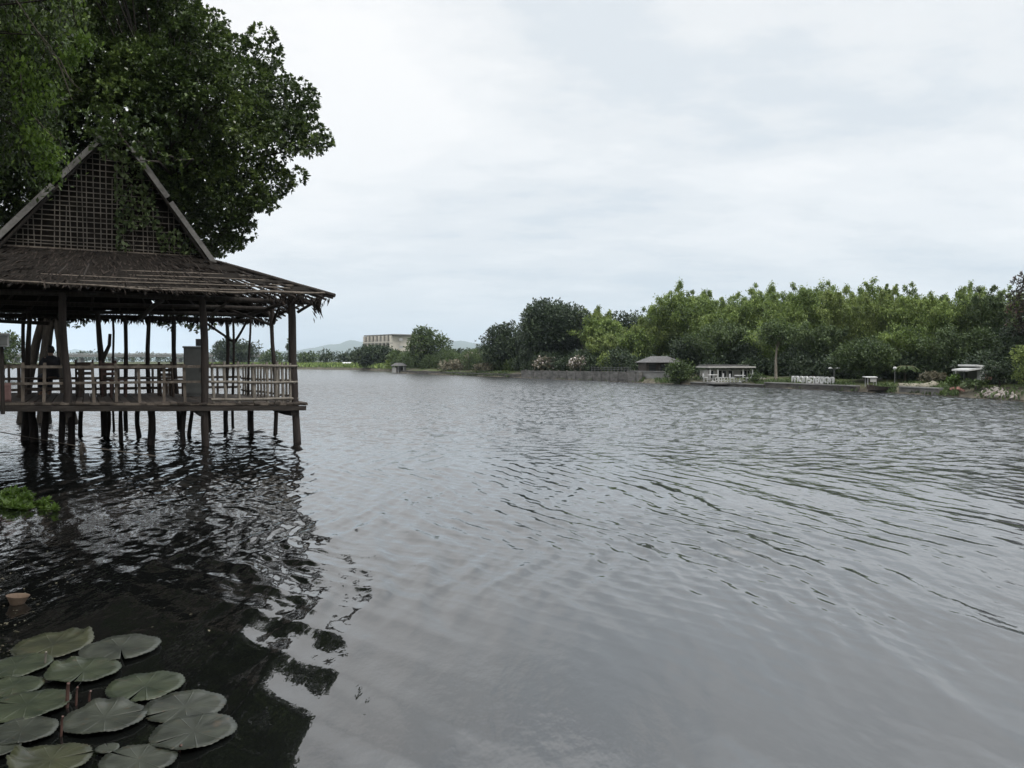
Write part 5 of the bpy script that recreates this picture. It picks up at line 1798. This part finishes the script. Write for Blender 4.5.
# fence along the stone wall
o0 = bank_line(522, .55, 0)
t = empty("garden_fence", o0, 0, "dark fence of thin posts standing on the grey stone river wall", "fence")
P = [bank_line(p, .55, 0) - o0 for p in (590, 600, 610, 620, 630)]
for a, b in zip(P[:-1], P[1:]):
    for z in (1.18, 1.36): MB().bar(a + Vector((0, 0, z)), b + Vector((0, 0, z)), .03, .035).build("rail", M["grey_metal"], t)
    for s in (0, .33, .66):
        p = a.lerp(b, s); MB().box(p + Vector((0, 0, 1.2)), (.05, .05, .5)).build("post", M["grey_metal"], t)

# ------------------------------------------------------------------ buildings of the far bank
def local_frame(px, d, z, rz):
    b = at(px, 361, d); b.z = z
    return b


# pale block of flats
d = 300.0
b = at(393.5, 361, d); b.z = .9
t = empty("apartment_block", b, rad(40), "long pale apartment block with a flat roof and dark balconies", "building")
TOPZ = at(393, 334.2, d).z - .9
LX, LY = 16.0, 20.0        # local: right wall along +X from the corner, balcony side along +Y
MB().box((LX / 2 - .0, LY / 2 + .6, TOPZ / 2 - .2), (LX, LY - 1.2, TOPZ - .4)).build("wall", M["pale_block"], t)
MB().box((LX / 2, LY / 2, TOPZ - .12), (LX + .8, LY + .8, .36)).build("roof", M["concrete"], t)
for st in range(4):
    z = TOPZ - .5 - 2.7 * (st + 1)
    MB().box((-.55, LY / 2 + .2, z), (1.1, LY - .6, .22)).build("balcony_slab", M["concrete"], t)
    MB().box((-1.05, LY / 2 + .2, z + .45), (.08, LY - .6, .45)).build("balcony_rail", M["pale_block"], t)
    for k in range(7):
        y = .8 + (k + .5) * (LY - 1.4) / 7
        f = MB().box((-.03, y, z + 1.35), (.05, 2.2, 2.3)).build("window", M["glass_dark"], t)
        MB().box((-.06, y, z + 1.35), (.03, .07, 2.2)).build("mullion", M["pale_block"], f)
for k in range(8):
    y = .8 + k * (LY - 1.4) / 7
    MB().box((-.55, y, TOPZ / 2 - .2), (1.15, .5, TOPZ - .45)).build("pier", M["pale_block"], t)
for st in range(4):
    z = TOPZ - 1.9 - 2.7 * st
    MB().box((3.2, -.03 + .0, z), (1.6, .06, .9)).build("window", M["pale_metal"], t)

# small white roofed shed upstream, and grey boat-house hut
d = bank_d(347) + 8
b = at(347, 361, d); b.z = .5
t = empty("shed", b, .2, "tiny shed with a white roof on the grassy upstream bank", "shed")
MB().box((0, 0, .45), (1.5, 1.3, .9)).build("wall", M["soil_red"], t)
mb = MB(); mb.add([(-1.1, -1, .88), (1.1, -1, .88), (1.1, 1, 1.15), (-1.1, 1, 1.15), (-1.1, -1, .96), (1.1, -1, .96), (1.1, 1, 1.23), (-1.1, 1, 1.23)], [(3,2,1,0),(4,5,6,7),(0,1,5,4),(1,2,6,5),(2,3,7,6),(3,0,4,7)]); mb.build("roof", M["white_paint"], t)
MB().box((.1, -.66, .4), (.4, .03, .7)).build("door", M["dark_wall"], t)

d = bank_d(400) + .6
b = at(399, 361, d); b.z = .1
t = empty("boat_hut", b, -.1, "small grey roofed hut with open sides at the water below the pale block", "hut")
for x in (-.95, 0, .95):
    for y in (-.6, .6): MB().box((x, y, .6), (.12, .12, 1.2)).build("post", M["pale_metal"], t)
MB().box((-.6, -.62, .45), (.6, .05, .8)).build("wall", M["plaster"], t)
MB().box((.1, .62, .55), (1.9, .05, 1.0)).build("back_wall", M["dark_wall"], t)
mb = MB(); mb.add([(-1.25, -.9, 1.12), (1.25, -.9, 1.12), (1.25, .9, 1.12), (-1.25, .9, 1.12), (-.6, 0, 1.6), (.6, 0, 1.6)], [(3,2,1,0), (0,1,5,4), (1,2,5), (2,3,4,5), (3,0,4)]); mb.build("roof", M["roof_grey"], t)

# dark house with a grey hip roof
d = bank_d(659) + 5
s = d / FPX
b = at(659, 361, d); b.z = GZ
t = empty("dark_house", b, .12, "dark walled house with a low grey hip roof behind the pale garden wall", "house")
Wd = 38 * s; ze = at(659, 362, d).z - GZ; zr = at(659, 356.2, d).z - GZ
MB().box((0, 0, ze / 2), (Wd * .92, 2.6, ze)).build("wall", M["dark_wall"], t)
mb = MB(); e = Wd / 2 * 1.05
mb.add([(-e, -1.9, ze - .04), (e, -1.9, ze - .04), (e, 1.9, ze - .04), (-e, 1.9, ze - .04), (-e * .42, 0, zr), (e * .42, 0, zr)], [(3,2,1,0), (0,1,5,4), (1,2,5), (2,3,4,5), (3,0,4)])
mb.build("roof", M["roof_grey"], t)
for x in (-.8, .05, .9): 
    f = MB().box((x * Wd * .36, -1.32, ze * .5), (.62, .05, .7)).build("window", M["glass_dark"], t)
    MB().box((0 + x * Wd * .36, -1.36, ze * .5 - .38), (.72, .06, .05)).build("sill", M["old_wood"], f)
for x in (-.48, -.16, .2, .48): MB().box((x * Wd * .95, -1.62, ze / 2), (.09, .09, ze)).build("post", M["old_wood"], t)

# white flat roofed house with its terrace
d = bank_d(727) + 3.2
s = d / FPX
b = at(729, 361, d); b.z = .42
z = lambda py: at(729, py, d).z - .42
t = empty("white_house", b, .10, "low white house with a flat roof and a white railed terrace on the water", "house")
W2 = 46 * s
zr0, zr1, zf = z(369.6), z(366), z(379.5)
MB().box((0, 1.2, (zr0 + 0) / 2), (W2 * .90, 2.2, zr0)).build("wall", M["plaster"], t)
MB().box((0, .9, (zr0 + zr1) / 2 + .06), (W2 * 1.05, 3.3, .13)).build("roof", M["plaster"], t)
MB().box((0, 1.3, zr1 + .05), (W2 * .94, 2.2, .10)).build("parapet", M["roof_grey"], t)
for x, w_ in ((-.38, .30), (-.20, .34), (-.10, .3), (.04, .30), (.34, .5), (.43, .3)):
    f = MB().box((x * W2, .085, zr0 * .55), (w_, .05, zr0 * .68)).build("window", M["glass_dark"], t)
    MB().box((x * W2 + w_ / 2 + .03, .05, zr0 * .55), (.06, .08, zr0 * .74)).build("window_frame", M["white_paint"], f)
for x in (-.47, -.30, .26, .47): MB().box((x * W2, -.55, zr0 / 2), (.09, .09, zr0)).build("column", M["white_paint"], t)
MB().box((-.35, -2.5, -.15), (W2 * 1.1, 2.2, .14)).build("terrace", M["concrete"], t)
x0, x1 = -.63 * W2, .40 * W2
for zz_ in (.07, .28): MB().box(((x0 + x1) / 2, -3.5, zz_), (x1 - x0, .05, .05)).build("railing", M["white_paint"], t)
for k in range(17): MB().box((x0 + (x1 - x0) * k / 16, -3.5, .10), (.05, .05, .38)).build("baluster", M["white_paint"], t)


def garden_set(px, label):
    o_ = at(px, 361, bank_d(px) + .55); o_.z = .345
    tt = empty("garden_table", o_, 0, label, "table", "white tables on the terrace")
    mb = MB(); mb.lathe([(0, .50), (.40, .50), (.42, .53), (.40, .56), (0, .56)], (0, 0, 0), 20); mb.build("table_top", M["white_paint"], tt)
    MB().lathe([(0, 0), (.2, 0), (.16, .04), (.05, .08), (.05, .5)], (0, 0, 0), 14).build("pedestal", M["white_paint"], tt)
    for sx in (-1, 1):
        c = empty("garden_chair", o_ + Vector((sx * .62, -.1, 0)), -sx * PI / 2, label.replace("table", "chair").replace("round", "curved") + (", on its left" if sx < 0 else ", on its right"), "chair", "white chairs on the terrace")
        MB().box((0, 0, .32), (.36, .36, .04)).build("seat", M["white_paint"], c)
        MB().box((0, .18, .50), (.36, .04, .32)).build("backrest", M["white_paint"], c)
        for x in (-.15, .15):
            for y in (-.15, .15): MB().box((x, y, .155), (.035, .035, .31)).build("leg", M["white_paint"], c)


garden_set(713, "white round table at the left of the white house's terrace")
garden_set(740, "white round table at the right of the white house's terrace")

# ---- the white Thai letters
b0_, b1_ = bank_line(791, .75, .42), bank_line(833.5, .75, .42)
dirv = b1_ - b0_
t = empty("letter_sign", b0_, math.atan2(dirv.y, dirv.x), "row of big white standing Thai letters at the water's edge", "sign")
cu_ = bpy.data.curves.new("lettering", "FONT")
cu_.body = "\u0e2b\u0e32\u0e14\u0e17\u0e23\u0e32\u0e22\u0e02\u0e14\u0e01"
cu_.size = 1.0
cu_.resolution_u = 4
cu_.extrude = .05
cu_.offset = .022
to = bpy.data.objects.new("lettering", cu_)
COL.objects.link(to)
bpy.context.view_layer.update()
tm = bpy.data.meshes.new_from_object(to.evaluated_get(bpy.context.evaluated_depsgraph_get()))
bpy.data.objects.remove(to)
to = link_mesh("lettering", tm, M["white_paint"], t)
bpy.context.view_layer.update()
dm = to.dimensions.copy()
sx_ = dirv.length / max(.01, dm.x)
sy_ = (6.6 * b0_.y / FPX) / max(.01, dm.y)
to.rotation_euler = (PI / 2, 0, 0)
to.scale = (sx_, sy_, 1)
to.location = (0, 0, .06)
MB().bar((-.1, .05, .0), (dirv.length + .1, .05, .0), .22, .09).build("plinth", M["concrete"], t)

# ---- lamp post
b = bank_line(834, 1.2, GZ)
t = empty("lamp_post", b, 0, "slim lamp post with two pale lamp heads right of the white letters", "lamp post")
zt = at(834, 368.5, b.y).z - GZ
MB().tube([(0, 0, -.2), (0, 0, zt)], [.045, .035], 8).build("pole", M["grey_metal"], t)
for sx in (-1, 1):
    MB().tube([(0, 0, zt - .08), (sx * .16, 0, zt - .02), (sx * .22, 0, zt)], .02, 6).build("arm", M["grey_metal"], t)
    mb = MB(); mb.lathe([(0, .08), (.10, .05), (.15, -.01), (.13, -.04), (0, -.04)], (sx * .26, 0, zt + .02), 12); mb.build("lamp_head", M["white_paint"], t)
# pale lamp in the shade
b = bank_line(897, 2.2, GZ)
zt = at(896, 368.5, b.y).z - GZ
t = empty("lamp_post", b, 0, "lone white lamp on a short pole right of the overhanging tree", "lamp post")
MB().tube([(0, 0, -.2), (0, 0, zt - .05)], [.03, .025], 8).build("pole", M["grey_metal"], t)
mb = MB(); mb.lathe([(0, .12), (.08, .1), (.12, .02), (.09, -.06), (0, -.08)], (0, 0, zt), 12); mb.build("lamp_head", M["white_paint"], t)

# ---- white folding table and junk under the overhanging tree
b = bank_line(871, .55, .38)
t = empty("white_stall", b, .1, "small white table under the overhanging tree by the water", "table")
mb = MB(); mb.add([(-.38, -.22, .56), (.34, -.22, .56), (.42, .22, .60), (-.46, .22, .60), (-.38, -.22, .60), (.34, -.22, .60), (.42, .22, .64), (-.46, .22, .64)], [(3,2,1,0),(4,5,6,7),(0,1,5,4),(1,2,6,5),(2,3,7,6),(3,0,4,7)]); mb.build("table_top", M["white_paint"], t)
MB().box((.08, -.16, .42), (.42, .02, .26)).build("cloth_front", M["plaster"], t)
for x in (-.28, .28):
    for y in (-.15, .15): MB().box((x, y, .28), (.04, .04, .56)).build("leg", M["pale_metal"], t)

b = bank_line(886, .35, .10)
t = empty("rowing_boat", b, .25, "dark wooden boat drawn up in the shade under the overhanging tree", "boat")
mb = MB()
sec = []
for i in range(9):
    x = -1.3 + i * .325
    w_ = .40 * math.sqrt(max(.02, 1 - (x / 1.36) ** 2)); h_ = .30 + .16 * (x / 1.3) ** 2
    sec.append([(x, -w_, h_), (x, -w_ * .75, .10), (x, 0, .0), (x, w_ * .75, .10), (x, w_, h_), (x, w_ * .88, h_), (x, w_ * .62, .13), (x, 0, .05), (x, -w_ * .62, .13), (x, -w_ * .88, h_)])
vs = [p for q in sec for p in q]; fs = []
for i in range(8):
    for k in range(10): fs.append((i*10+k, i*10+(k+1) % 10, (i+1)*10+(k+1) % 10, (i+1)*10+k))
fs.append(tuple(reversed(range(10)))); fs.append(tuple(range(80, 90)))
mb.add(vs, fs, False); mb.build("hull", M["dark_wall"], t)
for x in (-.5, .4): MB().box((x, 0, .24), (.16, .56, .03)).build("thwart", M["old_wood"], t)

# ---- sandy path ramp
mb = MB()
pa = [bank_line(900, .6, .43), bank_line(915, .6, .44), bank_line(930, .7, .48), bank_line(938, 1.2, .56), bank_line(943, 2.2, .66)]
pb = [bank_line(900, 1.5, .58), bank_line(915, 1.5, .59), bank_line(927, 1.7, .62), bank_line(934, 2.2, .68), bank_line(938, 3.0, .78)]
up = Vector((0, 0, .06))
vs = [p + up for p in pa] + [p + up for p in pb]
mb.add(vs, [(i, i + 1, 5 + i + 1, 5 + i) for i in range(4)], True)
M["sand"] = mat_solid("sand", (0.13, 0.118, 0.09), (0.27, 0.245, 0.19), 0.95, 2.0, (1, 1, 1), 0.4)
o = mb.build("path", M["sand"]); sm = o.modifiers.new("thickness", "SOLIDIFY"); sm.thickness = .12; sm.offset = -1
tag(o, "pale sandy path sloping up from the water", None, None, "structure")

# ---- white kiosk
d = bank_d(976) + 2.6
s = d / FPX
z0_ = .75
zz_ = lambda py: at(974, py, d).z - z0_
xx_ = lambda px: (px - 974) * s
b = at(974, 361, d); b.z = z0_
t = empty("kiosk", b, 0, "small white open kiosk with two overlapping flat roofs", "kiosk")
def slab(n_, xa, xb, za, zb, th, y0, y1, mt):
    mb = MB()
    a = [(xx_(xa), y0, zz_(za)), (xx_(xb), y0, zz_(zb)), (xx_(xb), y1, zz_(zb)), (xx_(xa), y1, zz_(za))]
    mb.add(a + [(x, y, z_ + th) for x, y, z_ in a], [(3,2,1,0),(4,5,6,7),(0,1,5,4),(1,2,6,5),(2,3,7,6),(3,0,4,7)])
    return mb.build(n_, M[mt], t)
slab("roof", 967.5, 990, 366.2, 368.2, .10, -.8, 1.0, "white_paint")
slab("lower_roof", 958.5, 974.5, 371.0, 368.9, .09, -.95, .7, "white_paint")
MB().box((xx_(975.5), -.55, zz_(374)), (.26, .3, zz_(368.4) - zz_(379.6))).build("pillar", M["white_paint"], t)
MB().box((xx_(983.5), -.45, zz_(371)), (.72, .12, .24)).build("fascia", M["white_paint"], t)
MB().box((xx_(976), .8, zz_(375)), (1.4, .08, zz_(368.6) - zz_(381))).build("back_wall", M["plaster"], t)
MB().box((xx_(983), -.3, zz_(377)), (.62, .12, .36)).build("counter", M["soil_red"], t)
MB().box((xx_(964), -.05, zz_(375.6)), (.06, .06, zz_(370) - zz_(381))).build("post", M["grey_metal"], t)
MB().box((xx_(966), .3, zz_(376)), (.5, .06, .4)).build("screen", M["grey_metal"], t)

# ---- rubble heap: each block a thing
rb = bmesh.new()
rng = np.random.default_rng(3)
rubble = []
for k in range(120):
    t_ = rng.random()
    px = 984 + 38 * t_
    inset = .25 + rng.random() * 1.6
    hgt = .15 + .42 * math.sin(PI * min(1, .12 + t_ * .9)) * (inset / 1.85)
    p = bank_line(px, inset, hgt + rng.uniform(-.06, .08))
    sz = rng.uniform(.12, .32)
    bm = bmesh.new()
    bmesh.ops.create_icosphere(bm, subdivisions=2, radius=sz * .5)
    nrm = [rdir(1, rng)[0] for _ in range(9)]
    for v in bm.verts:
        c = np.array(v.co)
        for n_ in nrm:
            dd = c @ n_ - sz * .5 * .62
            if dd > 0: c = c - n_ * dd
        v.co = Vector(c * np.array([1.25, 1, .75]))
    me = bpy.data.meshes.new("rubble_block"); bm.to_mesh(me); bm.free()
    rubble.append((me, p, rng.uniform(0, 6)))
lbls = "pale broken stone block in the rubble heap at the water's edge"
for me, p, a in rubble:
    o = link_mesh("rubble_block", me, M["rubble"]); o.location = p; o.rotation_euler = (a, a * 1.7, a)
    tag(o, lbls, "rubble", "blocks of the rubble heap")
mb = MB()
pts = [bank_line(980 + 45 * i / 8, .15, -.2) for i in range(9)]
vs, fs = [], []
for i in range(9):
    hgt = .5 * math.sin(PI * min(1, .1 + i / 8 * .85))
    px = 980 + 45 * i / 8
    for ins, f in ((.1, -.1), (.6, .25), (1.3, .75), (1.9, 1), (2.8, .6)):
        q = bank_line(px, ins, .12 + hgt * f); vs.append(q)
for i in range(8):
    for j in range(4): fs.append((i*5+j, (i+1)*5+j, (i+1)*5+j+1, i*5+j+1))
mb.add(vs, fs, True)
o = mb.build("mound", M["bank"]); tag(o, "earth mound under the pale rubble at the right", None, None, "structure")
# reddish patch of spilled brick
for k in range(9):
    p = bank_line(958 + rng.uniform(-6, 8), .45 + rng.random() * .7, .40 + rng.uniform(0, .12))
    o = MB().box((0, 0, 0), (.24, .13, .1), None, .015).build("brick", M["soil_red"]); o.location = p; o.rotation_euler = (rng.uniform(-.5, .5), rng.uniform(-.5, .5), rng.uniform(0, 3))
    tag(o, "loose reddish brick on the bank below the kiosk", "brick", "loose bricks on the bank")

# ---- the bridge far upstream
dB = 400.0
a = at(-160, 361, dB * 1.02); c = at(262, 361, dB)
t = empty("bridge", (a.x, a.y, 0), math.atan2(c.y - a.y, c.x - a.x), "long low grey bridge crossing the river far upstream", "bridge")
Lb = (Vector((c.x, c.y, 0)) - Vector((a.x, a.y, 0))).length
zd = at(120, 354.6, dB).z
MB().box((Lb / 2, 0, zd - .6), (Lb, 5, 1.1)).build("deck", M["concrete"], t)
MB().box((Lb / 2, -2.4, zd + .32), (Lb, .15, .5)).build("parapet", M["pale_metal"], t)
for k in range(13):
    x = Lb * (k + .5) / 13
    MB().box((x, 0, (zd - 1.2 - 1) / 2 - .25), (1.1, 4, zd - 1.2 + .4)).build("pier", M["concrete"], t)

# ------------------------------------------------------------------ air
mb = MB()
mb.box((0, 4700, 170), (15000, 10300, 343.2))
o = mb.build("haze", None)
nt = NT("haze_air")
pv = nt.n("ShaderNodeVolumePrincipled")
pv.inputs["Color"].default_value = (0.76, 0.89, 1.0, 1)
pv.inputs["Density"].default_value = HAZE
pv.inputs["Anisotropy"].default_value = 0.2
nt.l(pv.outputs["Volume"], nt.out.inputs["Volume"])
o.data.materials.append(nt.m)
tag(o, "thin pale air over the river", None, None, "stuff")
